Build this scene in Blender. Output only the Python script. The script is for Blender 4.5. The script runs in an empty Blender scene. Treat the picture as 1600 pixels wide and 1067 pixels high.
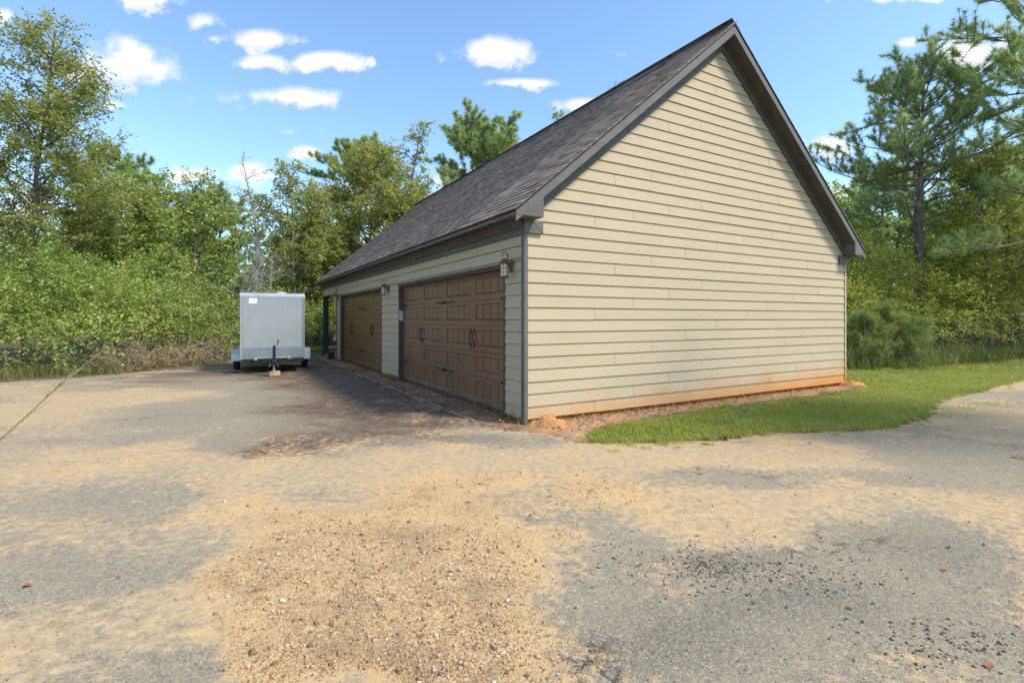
import bpy, math, random
import numpy as np
from mathutils import Vector
R = math.radians
rng = np.random.default_rng(11)
random.seed(11)
S = bpy.context.scene
COL = S.collection

# ------------------------------------------------------------------ camera, light, sky
F_PX, HORIZON, CAM_H = 789.0, 498.0, 1.41
cam = bpy.data.objects.new('camera', bpy.data.cameras.new('camera')); COL.objects.link(cam)
cam.location = (0, 0, CAM_H); cam.rotation_euler = (R(90), 0, 0)
cam.data.sensor_width = 36; cam.data.lens = F_PX / 1600 * 36; cam.data.shift_y = -(533.5 - HORIZON) / 1600
cam.data.clip_start = 0.05; cam.data.clip_end = 2000
S.camera = cam
SUN_EL, SUN_AZ = R(50), R(113)          # azimuth from +Y towards +X
sun = bpy.data.objects.new('sun', bpy.data.lights.new('sun', 'SUN')); COL.objects.link(sun)
sun.data.energy = 2.7; sun.data.angle = R(9.0); sun.data.color = (1, .92, .80)
sd = Vector((math.sin(SUN_AZ) * math.cos(SUN_EL), math.cos(SUN_AZ) * math.cos(SUN_EL), math.sin(SUN_EL)))
sun.rotation_euler = sd.to_track_quat('Z', 'Y').to_euler()
S.view_settings.view_transform = 'Standard'; S.view_settings.look = 'None'
S.view_settings.gamma = 1; S.view_settings.exposure = 1.0
try: S.view_settings.use_curve_mapping = False
except Exception: pass
S.render.engine = 'CYCLES'
S.cycles.max_bounces = 8; S.cycles.transparent_max_bounces = 8
S.cycles.use_denoising = True

W = bpy.data.worlds.new('World'); S.world = W; W.use_nodes = True
def world():
    nt = W.node_tree; nt.nodes.clear(); N = nt.nodes.new; L = nt.links.new
    def m(op, a, b=None, c=None, clamp=False):
        n = N('ShaderNodeMath'); n.operation = op; n.use_clamp = clamp
        for i, v in enumerate((a, b, c)):
            if v is None: continue
            if isinstance(v, (int, float)): n.inputs[i].default_value = v
            else: L(v, n.inputs[i])
        return n.outputs[0]
    out = N('ShaderNodeOutputWorld')
    sky = N('ShaderNodeTexSky'); sky.sky_type = 'NISHITA'; sky.sun_disc = False
    sky.sun_elevation = SUN_EL; sky.sun_rotation = SUN_AZ
    sky.air_density = 1.0; sky.dust_density = 0.6; sky.ozone_density = 1.2
    bg = N('ShaderNodeBackground'); bg.inputs[1].default_value = 0.15
    tn = N('ShaderNodeMix'); tn.data_type = 'RGBA'; tn.blend_type = 'MULTIPLY'; tn.inputs[0].default_value = 1
    L(sky.outputs[0], tn.inputs[6]); tn.inputs[7].default_value = (.82, .95, 1.03, 1); L(tn.outputs[2], bg.inputs[0])
    tc = N('ShaderNodeTexCoord'); sx = N('ShaderNodeSeparateXYZ'); L(tc.outputs['Generated'], sx.inputs[0])
    x, y, z = sx.outputs
    ys = m('MAXIMUM', y, 0.05)
    gx, gz = m('DIVIDE', x, ys), m('DIVIDE', z, ys)
    cb = N('ShaderNodeCombineXYZ'); L(gx, cb.inputs[0]); L(gz, cb.inputs[1])
    no = N('ShaderNodeTexNoise'); L(cb.outputs[0], no.inputs[0]); no.inputs['Scale'].default_value = 13
    no.inputs['Detail'].default_value = 9; no.inputs['Roughness'].default_value = .6
    n2 = N('ShaderNodeTexNoise'); L(cb.outputs[0], n2.inputs[0]); n2.inputs['Scale'].default_value = 5
    n2.inputs['Detail'].default_value = 3
    wx = m('ADD', gx, m('MULTIPLY', m('SUBTRACT', n2.outputs[0], .5), .07))
    wz = m('ADD', gz, m('MULTIPLY', m('SUBTRACT', no.outputs[0], .5), .05))
    clouds = [(190,106,64,50,1),(135,114,52,24,.95),(225,0,52,24,1),(318,36,32,16,.7),(410,64,62,18,.8),(335,64,34,11,.6),(412,99,40,15,.9),
              (515,97,62,18,1),(585,97,14,10,.8),(450,157,100,20,.9),(775,84,64,27,1),(815,131,62,10,.8),(320,278,85,17,.8),(392,275,48,22,.9),
              (485,242,22,15,1),(910,166,40,14,.9),(1295,233,48,22,1),(1420,68,24,11,.8),(1520,85,75,36,.9),(1430,-4,110,9,.8),(178,166,20,10,.7),
              (236,332,26,26,.9),(5,30,24,18,.9),(470,205,40,6,.3),(700,275,50,25,.5),(1350,320,60,30,.8),(960,85,30,6,.25),(60,330,70,40,.7)]
    dens = None; shade = None
    for (px, py, w, h, a) in clouds:
        cx, cz = (px - 800) / F_PX, (HORIZON - py) / F_PX
        dx = m('MULTIPLY', m('SUBTRACT', wx, cx), F_PX / w)
        dz = m('MULTIPLY', m('SUBTRACT', wz, cz), F_PX / h)
        dzb = m('MULTIPLY', m('MINIMUM', dz, 0), 1.35)
        dz2 = m('ADD', m('MAXIMUM', dz, 0), dzb)
        d = m('SQRT', m('ADD', m('MULTIPLY', dx, dx), m('MULTIPLY', dz2, dz2)))
        v = m('MULTIPLY', m('SUBTRACT', 1.45, d), a)
        lo = m('MULTIPLY', m('MAXIMUM', m('SUBTRACT', 1.15, d), 0), m('MULTIPLY', dz, -1.0))
        if dens is None: dens, shade = v, lo
        else: dens, shade = m('MAXIMUM', dens, v), m('MAXIMUM', shade, lo)
    fw = m('GREATER_THAN', y, 0.06)
    # away from this side of the sky: unseen clouds, thickened to whiten the ambient light
    zs = m('MAXIMUM', z, .06)
    cb2 = N('ShaderNodeCombineXYZ'); L(m('DIVIDE', x, zs), cb2.inputs[0]); L(m('DIVIDE', y, zs), cb2.inputs[1])
    n3 = N('ShaderNodeTexNoise'); L(cb2.outputs[0], n3.inputs[0]); n3.inputs['Scale'].default_value = 1.5; n3.inputs['Detail'].default_value = 7
    other = m('MULTIPLY', m('SUBTRACT', n3.outputs[0], .485), 5)
    outside = m('MAXIMUM', m('GREATER_THAN', m('ABSOLUTE', gx), 1.25), m('GREATER_THAN', gz, .85))
    outside = m('MAXIMUM', outside, m('SUBTRACT', 1, fw))
    mixd = m('ADD', m('MULTIPLY', dens, m('SUBTRACT', 1, outside)), m('MULTIPLY', other, outside))
    det = m('ADD', mixd, m('MULTIPLY', m('SUBTRACT', no.outputs[0], .555), 3.0))
    mr = N('ShaderNodeMapRange'); mr.interpolation_type = 'SMOOTHSTEP'; L(det, mr.inputs[0])
    mr.inputs[1].default_value = .05; mr.inputs[2].default_value = .85
    alpha = m('MULTIPLY', mr.outputs[0], m('GREATER_THAN', z, 0))
    cbg = N('ShaderNodeBackground')
    cm = N('ShaderNodeMix'); cm.data_type = 'RGBA'
    L(m('MULTIPLY', m('ADD', shade, m('MULTIPLY', m('SUBTRACT', no.outputs[0], .5), .5)), 1.5, clamp=True), cm.inputs[0])
    cm.inputs[6].default_value = (1, 1, 1, 1); cm.inputs[7].default_value = (.60, .64, .75, 1)
    L(cm.outputs[2], cbg.inputs[0]); cbg.inputs[1].default_value = .55
    mx = N('ShaderNodeMixShader'); L(alpha, mx.inputs[0]); L(bg.outputs[0], mx.inputs[1]); L(cbg.outputs[0], mx.inputs[2])
    L(mx.outputs[0], out.inputs[0])
world()

# ------------------------------------------------------------------ helpers
def link(o, parent=None):
    COL.objects.link(o)
    if parent: o.parent = parent
    return o
def tag(o, label=None, cat=None, group=None, kind=None):
    if label: o['label'] = label
    if cat: o['category'] = cat
    if group: o['group'] = group
    if kind: o['kind'] = kind
    return o
def empty(name, loc=(0, 0, 0), rz=0.0):
    o = bpy.data.objects.new(name, None); link(o)
    o.location = loc; o.rotation_euler = (0, 0, rz); o.empty_display_size = .2
    return o
def np_mesh(name, V, faces, mat, parent=None, tint=None, smooth=False, attrs=None):
    """V (n,3); faces: list of (m,k) index arrays"""
    me = bpy.data.meshes.new(name)
    V = np.asarray(V, dtype=np.float32)
    faces = [np.asarray(f, dtype=np.int32) for f in faces if len(f)]
    idx = np.concatenate([f.ravel() for f in faces]); cnt = np.concatenate([np.full(len(f), f.shape[1], np.int32) for f in faces])
    me.vertices.add(len(V)); me.vertices.foreach_set('co', V.ravel())
    me.loops.add(len(idx)); me.loops.foreach_set('vertex_index', idx)
    st = np.zeros(len(cnt), np.int32); st[1:] = np.cumsum(cnt)[:-1]
    me.polygons.add(len(cnt)); me.polygons.foreach_set('loop_start', st)
    try: me.polygons.foreach_set('loop_total', cnt)
    except Exception: pass
    if smooth: me.polygons.foreach_set('use_smooth', np.ones(len(cnt), bool))
    if tint is not None: attrs = dict(attrs or {}, tint=tint)
    for k, v in (attrs or {}).items():
        a = me.attributes.new(k, 'FLOAT', 'POINT'); a.data.foreach_set('value', np.asarray(v, np.float32))
    me.update(calc_edges=True); me.validate()
    if mat: me.materials.append(mat)
    o = bpy.data.objects.new(name, me); link(o, parent)
    return o
class MB:
    """collects boxes, prisms, tubes; build() links them as one mesh object"""
    def __init__(s): s.v = []; s.f = []; s.t = []
    def add(s, V, F, tint=0.5):
        b = len(s.v); s.v += [tuple(p) for p in V]; s.f += [tuple(i + b for i in f) for f in F]; s.t += [tint] * len(V)
    def box(s, x0, x1, y0, y1, z0, z1):
        s.add([(x0,y0,z0),(x1,y0,z0),(x1,y1,z0),(x0,y1,z0),(x0,y0,z1),(x1,y0,z1),(x1,y1,z1),(x0,y1,z1)],
              [(3,2,1,0),(4,5,6,7),(0,1,5,4),(1,2,6,5),(2,3,7,6),(3,0,4,7)]); return s
    def prism(s, A, B):
        """two matching polygons A and B joined"""
        n = len(A)
        s.add(list(A) + list(B), [tuple(range(n))[::-1], tuple(range(n, 2*n))] + [(i, (i+1) % n, n + (i+1) % n, n + i) for i in range(n)]); return s
    def tube(s, P, rad, k=8, cap=True):
        P = [Vector(p) for p in P]; n = len(P)
        if not hasattr(rad, '__len__'): rad = [rad] * n
        V = []; F = []; up = None
        for i, p in enumerate(P):
            d = (P[min(i+1, n-1)] - P[max(i-1, 0)])
            d = d.normalized() if d.length > 1e-9 else Vector((0, 0, 1))
            if up is None: up = Vector((0, 0, 1)) if abs(d.z) < .9 else Vector((1, 0, 0))
            a = d.cross(up).normalized(); b = a.cross(d).normalized(); up = b
            for j in range(k):
                t = 2 * math.pi * j / k
                V.append(p + (a * math.cos(t) + b * math.sin(t)) * rad[i])
        for i in range(n - 1):
            for j in range(k):
                F.append((i*k + j, i*k + (j+1) % k, (i+1)*k + (j+1) % k, (i+1)*k + j))
        if cap: F += [tuple(range(k))[::-1], tuple((n-1)*k + j for j in range(k))]
        s.add(V, F); return s
    def lathe(s, prof, c=(0,0,0), k=16, axis='z'):
        V = []; F = []; n = len(prof)
        for (r, h) in prof:
            for j in range(k):
                t = 2*math.pi*j/k; a, b = r*math.cos(t), r*math.sin(t)
                p = (a, b, h) if axis == 'z' else ((h, a, b) if axis == 'x' else (a, h, b))
                V.append((p[0]+c[0], p[1]+c[1], p[2]+c[2]))
        for i in range(n-1):
            for j in range(k): F.append((i*k+j, i*k+(j+1) % k, (i+1)*k+(j+1) % k, (i+1)*k+j))
        F += [tuple(range(k))[::-1], tuple((n-1)*k+j for j in range(k))]
        s.add(V, F); return s
    def mesh(s, name, mat, smooth=False):
        me = bpy.data.meshes.new(name); me.from_pydata(s.v, [], s.f)
        if mat: me.materials.append(mat)
        import bmesh
        bm = bmesh.new(); bm.from_mesh(me); bmesh.ops.recalc_face_normals(bm, faces=bm.faces); bm.to_mesh(me); bm.free()
        if smooth:
            me.polygons.foreach_set('use_smooth', [True]*len(me.polygons))
            try: me.set_sharp_from_angle(angle=R(40))
            except Exception: pass
        me.update(); return me
    def build(s, name, mat, parent=None, smooth=False, bevel=0):
        o = bpy.data.objects.new(name, s.mesh(name, mat, smooth)); link(o, parent)
        if bevel:
            b = o.modifiers.new('bevel', 'BEVEL'); b.width = bevel; b.segments = 2; b.limit_method = 'ANGLE'; b.angle_limit = R(40)
        return o
def child(name, mesh, parent, loc=(0,0,0), rot=(0,0,0), scale=(1,1,1)):
    o = bpy.data.objects.new(name, mesh); link(o, parent); o.location = loc; o.rotation_euler = rot; o.scale = scale; return o
def at(px, Y, py=None):
    """a point Y metres ahead, on the bearing px; height from py, else on the ground"""
    return Vector(((px - 800) / F_PX * Y, Y, 0 if py is None else CAM_H + (HORIZON - py) / F_PX * Y))
def gnd(px, py):
    Y = F_PX * CAM_H / (py - HORIZON); return ((px - 800) / F_PX * Y, Y)
_G = np.random.default_rng(5).random((256, 256))
def vnoise(x, y, sc, ox=0):
    x = np.asarray(x) * sc + 37.7 + ox; y = np.asarray(y) * sc + 91.3 + ox * 1.7
    xi, yi = np.floor(x).astype(int), np.floor(y).astype(int); fx, fy = x - xi, y - yi
    fx, fy = fx*fx*(3-2*fx), fy*fy*(3-2*fy)
    g = lambda a, b: _G[a % 256, b % 256]
    return (g(xi,yi)*(1-fx)+g(xi+1,yi)*fx)*(1-fy) + (g(xi,yi+1)*(1-fx)+g(xi+1,yi+1)*fx)*fy
def fbm(x, y, sc, oct=4, ox=0):
    s = 0; a = .5
    for i in range(oct): s = s + a * vnoise(x, y, sc * 2**i, ox + i*13.1); a *= .5
    return s / (1 - .5**oct)
def sstep(a, b, x):
    t = np.clip((x - a) / (b - a), 0, 1); return t*t*(3-2*t)
def in_poly(x, y, poly):
    x = np.asarray(x); y = np.asarray(y); c = np.zeros(x.shape, bool); n = len(poly); j = n-1
    for i in range(n):
        xi, yi = poly[i]; xj, yj = poly[j]
        if yi != yj:
            c ^= ((yi > y) != (yj > y)) & (x < (xj-xi)*(y-yi)/(yj-yi) + xi)
        j = i
    return c

# ------------------------------------------------------------------ materials
class NT:
    def __init__(s, name):
        s.m = bpy.data.materials.new(name); s.m.use_nodes = True; s.t = s.m.node_tree; s.t.nodes.clear()
        s.out = s.n('ShaderNodeOutputMaterial'); s.b = s.n('ShaderNodeBsdfPrincipled'); s.l(s.b.outputs[0], s.out.inputs[0])
    def n(s, k, **kw):
        o = s.t.nodes.new(k)
        for a, v in kw.items(): setattr(o, a, v)
        return o
    def l(s, a, b): s.t.links.new(a, b)
    def set(s, **kw):
        for k, v in kw.items():
            k = k.replace('_', ' ')
            i = s.b.inputs[k]
            if hasattr(v, 'is_linked'): s.l(v, i)
            else: i.default_value = (*v, 1) if (isinstance(v, tuple) and len(v) == 3) else v
    def val(s, i, v):
        if v is None: return
        if hasattr(v, 'is_linked'): s.l(v, i)
        elif isinstance(v, tuple) and len(v) == 3 and i.type == 'RGBA': i.default_value = (*v, 1)
        else: i.default_value = v
    def math(s, op, a, b=None, clamp=False):
        o = s.n('ShaderNodeMath', operation=op, use_clamp=clamp); s.val(o.inputs[0], a); s.val(o.inputs[1], b); return o.outputs[0]
    def mix(s, f, a, b, mode='MIX'):
        o = s.n('ShaderNodeMix', data_type='RGBA', blend_type=mode); s.val(o.inputs[0], f); s.val(o.inputs[6], a); s.val(o.inputs[7], b); return o.outputs[2]
    def coord(s, which='Object', scale=(1,1,1), rot=(0,0,0)):
        c = s.n('ShaderNodeTexCoord'); mp = s.n('ShaderNodeMapping'); s.l(c.outputs[which], mp.inputs[0])
        mp.inputs['Scale'].default_value = scale; mp.inputs['Rotation'].default_value = rot; return mp.outputs[0]
    def geo(s): return s.n('ShaderNodeNewGeometry')
    def noise(s, vec, sc, det=4, rough=.55, out=0):
        o = s.n('ShaderNodeTexNoise'); s.l(vec, o.inputs[0]); o.inputs['Scale'].default_value = sc; o.inputs['Detail'].default_value = det
        o.inputs['Roughness'].default_value = rough; return o.outputs[out]
    def voro(s, vec, sc, feat='F1'):
        o = s.n('ShaderNodeTexVoronoi', feature=feat); s.l(vec, o.inputs[0]); o.inputs['Scale'].default_value = sc; return o
    def ramp(s, f, stops):
        o = s.n('ShaderNodeValToRGB'); s.l(f, o.inputs[0]); e = o.color_ramp.elements
        while len(e) < len(stops): e.new(.5)
        for i, (p, c) in enumerate(stops): e[i].position = p; e[i].color = (*c, 1) if len(c) == 3 else c
        return o.outputs[0]
    def rng(s, f, a, b, c=0.0, d=1.0):
        o = s.n('ShaderNodeMapRange'); s.l(f, o.inputs[0])
        for i, v in enumerate((a, b, c, d)): o.inputs[i+1].default_value = v
        return o.outputs[0]
    def attr(s, name):
        o = s.n('ShaderNodeAttribute'); o.attribute_name = name; return o.outputs['Fac']
    def bump(s, h, st=.3, dist=.01, prev=None):
        o = s.n('ShaderNodeBump'); s.l(h, o.inputs['Height']); o.inputs['Strength'].default_value = st; o.inputs['Distance'].default_value = dist
        if prev: s.l(prev, o.inputs['Normal'])
        return o.outputs[0]

def mat_plain(name, col, rough=.6, metal=0, var=.12, sc=6, bump=.08, spec=.4):
    k = NT(name); c = k.coord(); n = k.noise(c, sc, 5, .6); d = tuple(v*(1-var*1.6) for v in col); e = tuple(min(1, v*(1+var)) for v in col)
    k.set(Base_Color=k.ramp(n, [(.3, d), (.7, e)]), Roughness=k.rng(k.noise(c, sc*2.3, 3), .3, .7, rough-.1, rough+.1), Metallic=metal)
    k.b.inputs['Specular IOR Level'].default_value = spec
    k.set(Normal=k.bump(k.noise(c, sc*14, 3), bump, .004)); return k.m
M = {}
def mat_siding():
    k = NT('siding_paint'); g = k.geo(); tc = k.n('ShaderNodeTexCoord')
    c = k.coord('Object', (1.2, 1.2, 22)); grain = k.noise(c, 5, 6, .65)
    big = k.noise(k.coord('Object'), 1.1, 3)
    rnd = k.n('ShaderNodeObjectInfo').outputs['Random']
    base = k.mix(rnd, (.44, .362, .236), (.46, .38, .25))
    base = k.mix(k.rng(grain, .3, .7), k.mix(.5, base, (.395, .322, .204)), base)
    base = k.mix(k.math('MULTIPLY', k.rng(big, .45, .7), .3), base, (.37, .315, .215))
    # red clay splashed up from the ground, an actual stain on the boards, strongest to the far end of the gable
    sp = k.n('ShaderNodeSeparateXYZ'); k.l(g.outputs['Position'], sp.inputs[0])
    nz = k.noise(g.outputs['Position'], 2.2, 6, .65)
    amt = k.math('ADD', k.rng(sp.outputs[0], .5, 7, .28, .62), 0)
    top = k.math('ADD', k.rng(sp.outputs[0], .2, 7.5, .30, .56), k.math('MULTIPLY', k.math('SUBTRACT', nz, .5), 1.1))
    st = k.math('MULTIPLY', k.math('POWER', k.math('SUBTRACT', 1, k.math('DIVIDE', sp.outputs[2], top), True), 1.3), k.math('MULTIPLY', amt, 2.2), True)
    st = k.math('MULTIPLY', st, k.rng(sp.outputs[0], -.2, .5, .25, 1))
    base = k.mix(st, base, (.50, .215, .045))
    fleck = k.math('MULTIPLY', k.rng(k.noise(g.outputs['Position'], 9, 6, .75), .62, .72), .16)
    base = k.mix(fleck, base, (.28, .22, .13))
    k.set(Base_Color=base, Roughness=.62); k.b.inputs['Specular IOR Level'].default_value = .3
    k.set(Normal=k.bump(grain, .22, .004)); return k.m
M['siding'] = mat_siding()
def mat_door():
    k = NT('door_woodgrain'); g = k.geo(); oi = k.n('ShaderNodeObjectInfo').outputs['Random']
    c = k.coord('Object', (3, 3, 1)); gr = k.noise(k.coord('Object', (30, 30, 1.6)), 3.5, 6, .7); big = k.noise(g.outputs['Position'], 1.6, 4)
    base = k.ramp(gr, [(.25, (.100, .040, .017)), (.55, (.205, .098, .048)), (.8, (.32, .172, .092))])
    sp = k.n('ShaderNodeSeparateXYZ'); k.l(g.outputs['Position'], sp.inputs[0])
    base = k.mix(k.math('MULTIPLY', k.rng(oi, 0, 1, 0, .3), 1), base, (.17, .078, .038))
    base = k.mix(k.math('MULTIPLY', k.rng(big, .45, .75), .35), base, (.31, .195, .115))       # sun-faded areas
    dirt = k.math('MULTIPLY', k.rng(sp.outputs[2], .05, .5, .55, 0), k.rng(k.noise(g.outputs['Position'], 12, 5, .7), .45, .65))
    base = k.mix(dirt, base, (.27, .185, .125))
    k.set(Base_Color=base, Roughness=k.rng(big, .35, .65, .3, .5)); k.set(Normal=k.bump(gr, .25, .003)); return k.m
M['door'] = mat_door()
M['door_frame'] = mat_plain('door_casing_paint', (.085, .058, .045), .55, 0, .2, 5)
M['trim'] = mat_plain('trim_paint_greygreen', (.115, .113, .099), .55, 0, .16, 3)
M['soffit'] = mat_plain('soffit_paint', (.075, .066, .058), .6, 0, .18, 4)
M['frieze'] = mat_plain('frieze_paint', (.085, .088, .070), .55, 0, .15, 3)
M['wallback'] = mat_plain('wall_sheathing', (.13, .1, .06), .8)
M['iron'] = mat_plain('black_iron', (.022, .02, .02), .45, .3, .2, 20)
def mat_shingle():
    k = NT('asphalt_shingle'); g = k.geo(); oi = k.n('ShaderNodeObjectInfo').outputs['Random']
    r = k.math('FRACT', k.math('ADD', g.outputs['Random Per Island'], oi))
    base = k.ramp(r, [(0, (.13, .096, .074)), (.35, (.195, .149, .119)), (.7, (.23, .178, .144)), (1, (.285, .228, .188))])
    gran = k.noise(g.outputs['Position'], 160, 2)
    streak = k.noise(k.coord('Object', (1, .35, 1)), 1.1, 5, .6)
    base = k.mix(k.rng(gran, .35, .65, 0, .35), base, (.08, .066, .060)); base = k.mix(k.rng(streak, .45, .7, 0, .3), base, (.085, .070, .064))
    base = k.mix(k.math('MULTIPLY', k.rng(k.noise(g.outputs['Position'], .8, 4), .5, .7), .35), base, (.34, .29, .26))
    k.set(Base_Color=base, Roughness=.92); k.set(Normal=k.bump(gran, .5, .004)); return k.m
M['shingle'] = mat_shingle()
def mat_foundation():
    k = NT('foundation_concrete'); g = k.geo(); n = k.noise(g.outputs['Position'], 5, 6, .6)
    k.set(Base_Color=k.ramp(n, [(.3, (.40, .14, .035)), (.55, (.56, .235, .065)), (.75, (.50, .30, .13))]), Roughness=.9)
    k.set(Normal=k.bump(k.noise(g.outputs['Position'], 60, 4), .4, .01)); return k.m
M['foundation'] = mat_foundation()
def leaf_mat(name, stops, transl=.35, rough=.5):
    k = NT(name); t = k.attr('tint'); g = k.geo(); r = g.outputs['Random Per Island']
    f = k.math('ADD', k.math('MULTIPLY', t, .62), k.math('MULTIPLY', r, .46), True)
    c = k.ramp(f, stops)
    k.set(Base_Color=c, Roughness=rough); k.b.inputs['Specular IOR Level'].default_value = .35
    tr = k.n('ShaderNodeBsdfTranslucent'); k.l(k.mix(.5, c, (.30, .36, .05), 'MIX'), tr.inputs[0])
    mx = k.n('ShaderNodeMixShader'); mx.inputs[0].default_value = transl
    k.l(k.b.outputs[0], mx.inputs[1]); k.l(tr.outputs[0], mx.inputs[2]); k.l(mx.outputs[0], k.out.inputs[0]); return k.m
M['leaf_bush'] = leaf_mat('leaf_thicket', [(0, (.042, .068, .018)), (0.4, (0.223, 0.315, 0.067)), (0.75, (0.408, 0.482, 0.115)), (1, (0.6, 0.6, 0.204))], 0.36, .5)
M['leaf_gum'] = leaf_mat('leaf_olive', [(0, (0.117, 0.156, 0.047)), (0.45, (0.262, 0.302, 0.088)), (0.8, (0.435, 0.428, 0.126)), (1, (0.597, 0.449, 0.156))], 0.5, .5)
M['leaf_yellow'] = leaf_mat('leaf_yellow_green', [(0, (0.11, 0.162, 0.033)), (0.4, (0.248, 0.303, 0.057)), (0.75, (0.514, 0.503, 0.09)), (1, (0.6, 0.6, 0.133))], 0.42, .5)
M['leaf_far'] = leaf_mat('leaf_far', [(0, (0.114, 0.191, 0.062)), (0.5, (0.227, 0.337, 0.101)), (1, (0.433, 0.516, 0.168))], 0.5, .5)
M['needle'] = leaf_mat('pine_needle', [(0, (0.204, 0.304, 0.136)), (0.5, (0.391, 0.529, 0.208)), (0.85, (0.6, 0.6, 0.304)), (1, (0.6, 0.6, 0.287))], 0.55, .5)
M['needle_young'] = leaf_mat('young_pine_needle', [(0, (.19, .25, .07)), (.5, (.30, .38, .11)), (1, (.40, .47, .17))], 0.5, .5)
M['grass'] = leaf_mat('grass_blade', [(0, (0.145, 0.177, 0.027)), (0.45, (0.301, 0.346, 0.053)), (0.8, (0.48, 0.479, 0.095)), (1, (0.6, 0.564, 0.214))], 0.4, .5)
M['weed'] = leaf_mat('weed_blade', [(0, (.07, .11, .02)), (.5, (.14, .18, .04)), (1, (.34, .28, .13))], .3, .6)
M['litter'] = leaf_mat('dry_leaf', [(0, (.10, .05, .025)), (.5, (.24, .12, .055)), (1, (.40, .25, .13))], .1, .7)
M['dry'] = leaf_mat('dry_stem', [(0, (.15, .095, .055)), (.5, (.30, .215, .135)), (1, (.48, .39, .27))], .05, .8)
def mat_bark(name, a, b, sc=7):
    k = NT(name); c = k.coord('Object', (1, 1, .22)); n = k.noise(c, sc, 7, .7); v = k.voro(c, sc*1.6).outputs[0]
    h = k.math('ADD', n, k.math('MULTIPLY', v, .6))
    k.set(Base_Color=k.ramp(h, [(.4, a), (.95, b)]), Roughness=.9, Normal=k.bump(h, .7, .03)); return k.m
M['bark'] = mat_bark('bark_grey', (.055, .045, .035), (.19, .165, .14))
M['bark_pine'] = mat_bark('bark_pine', (.045, .032, .026), (.20, .145, .12), 5)
M['bark_dead'] = mat_bark('bark_dead', (.19, .17, .15), (.40, .37, .33))

# ------------------------------------------------------------------ the ground
# shared height and cover fields of the drive, in metres
def ell(x, y, px, py, rx, ry, p=1.0):
    cx, cy = gnd(px, py); w = rx / F_PX * cy; h = abs(gnd(px, py - ry)[1] - gnd(px, py + ry)[1]) / 2
    return np.exp(-(np.abs(((x-cx)/w)**2 + ((y-cy)/h)**2) ** p))
def fields(x, y):
    x = np.asarray(x, float); y = np.asarray(y, float)
    wx = x + (fbm(x, y, .9, 3, 3) - .5) * 1.0; wy = y + (fbm(x, y, .9, 3, 8) - .5) * .9
    E = lambda *a: ell(wx, wy, *a)
    n1 = fbm(x, y, .75, 5, 1) - .5; n2 = fbm(x, y, 2.6, 4, 2) - .5; n3 = fbm(x * .6, y * 1.8, .9, 4, 5) - .5
    gravel = E(560, 890, 300, 105, 1.6) + .9*E(830, 775, 210, 42, 1.5) + .75*E(760, 960, 120, 110, 1.4) + .5*E(420, 780, 150, 40) \
        + .45*E(60, 745, 80, 22) + .3*E(210, 762, 90, 20) + .5*E(780, 1045, 60, 50) + .5*E(1405, 795, 50, 8) - .65*E(480, 745, 110, 14) \
        - .8*E(400, 1050, 120, 36) - .8*E(650, 1055, 50, 36)
    gravel = np.clip(gravel * (.62 + .75*fbm(x * .7, y, 1.5, 4, 61)) + n1 * 1.0 + n2 * 1.1 - .05, 0, 1.3)
    sand = .60 + n1 * 1.35 + n3 * 1.1 + n2 * .5 + .45*E(120, 640, 260, 45) + .55*E(200, 720, 330, 45) + .5*E(700, 730, 380, 30) + .8*E(1060, 705, 220, 18) \
        + .55*E(1250, 780, 240, 40) + .45*E(150, 1000, 180, 60) + .9*gravel + .35*E(1010, 850, 110, 20) + .35*E(1500, 640, 130, 22) \
        - .65*E(160, 905, 120, 40) - .5*E(230, 770, 90, 20) - .55*E(330, 690, 220, 26) - 1.1*E(1330, 980, 400, 130, 1.4) - .5*E(1350, 860, 300, 60) - .55*E(1000, 990, 160, 60) \
        - .8*E(960, 880, 110, 40) - .55*E(1480, 830, 200, 50) - .5*E(1450, 730, 200, 26) - .8*E(400, 1052, 130, 36) - .8*E(650, 1057, 60, 36) \
        - .7*E(720, 692, 170, 16) - .55*E(420, 640, 260, 26) - .6*E(420, 600, 190, 16) - .9*E(600, 612, 120, 40) - .6*E(1160, 740, 110, 16)
    sand = np.clip(sand, 0, 1.2)
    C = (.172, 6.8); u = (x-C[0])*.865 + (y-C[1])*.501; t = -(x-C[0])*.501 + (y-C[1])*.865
    seal_shade = sstep(-3.4, -2.2, u + n1*1.8) * sstep(-.2, .8, t + n1*1.5) + .7*sstep(6, 9, t + n1*2)*sstep(-7.5, -4.5, u + n1*4 + n3*3)  # sealed asphalt, plus garage and tree shade painted in as darker colour
    seal_shade = np.clip(seal_shade + (fbm(x * .45, y * 2.2, .8, 4, 44) - .5) * 1.5 * sstep(.15, .5, seal_shade) * sstep(-1.3, -3.0, u + n1), 0, 1)
    sand = sand * (1 - .80*seal_shade)
    dark = .75*E(1280, 990, 200, 45) + .45*E(1000, 980, 120, 40) + .5*E(1500, 870, 120, 40) + .6*E(1150, 885, 70, 18) + .4*E(760, 688, 150, 14) + n1*.5
    return dict(gravel=gravel, sand=sand, seal_shade=seal_shade, dark=np.clip(dark, 0, 1))
TRACK = [gnd(*q) for q in [(600,722),(500,750),(400,772),(310,805),(268,850),(238,920),(205,1000),(180,1066)]]
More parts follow.
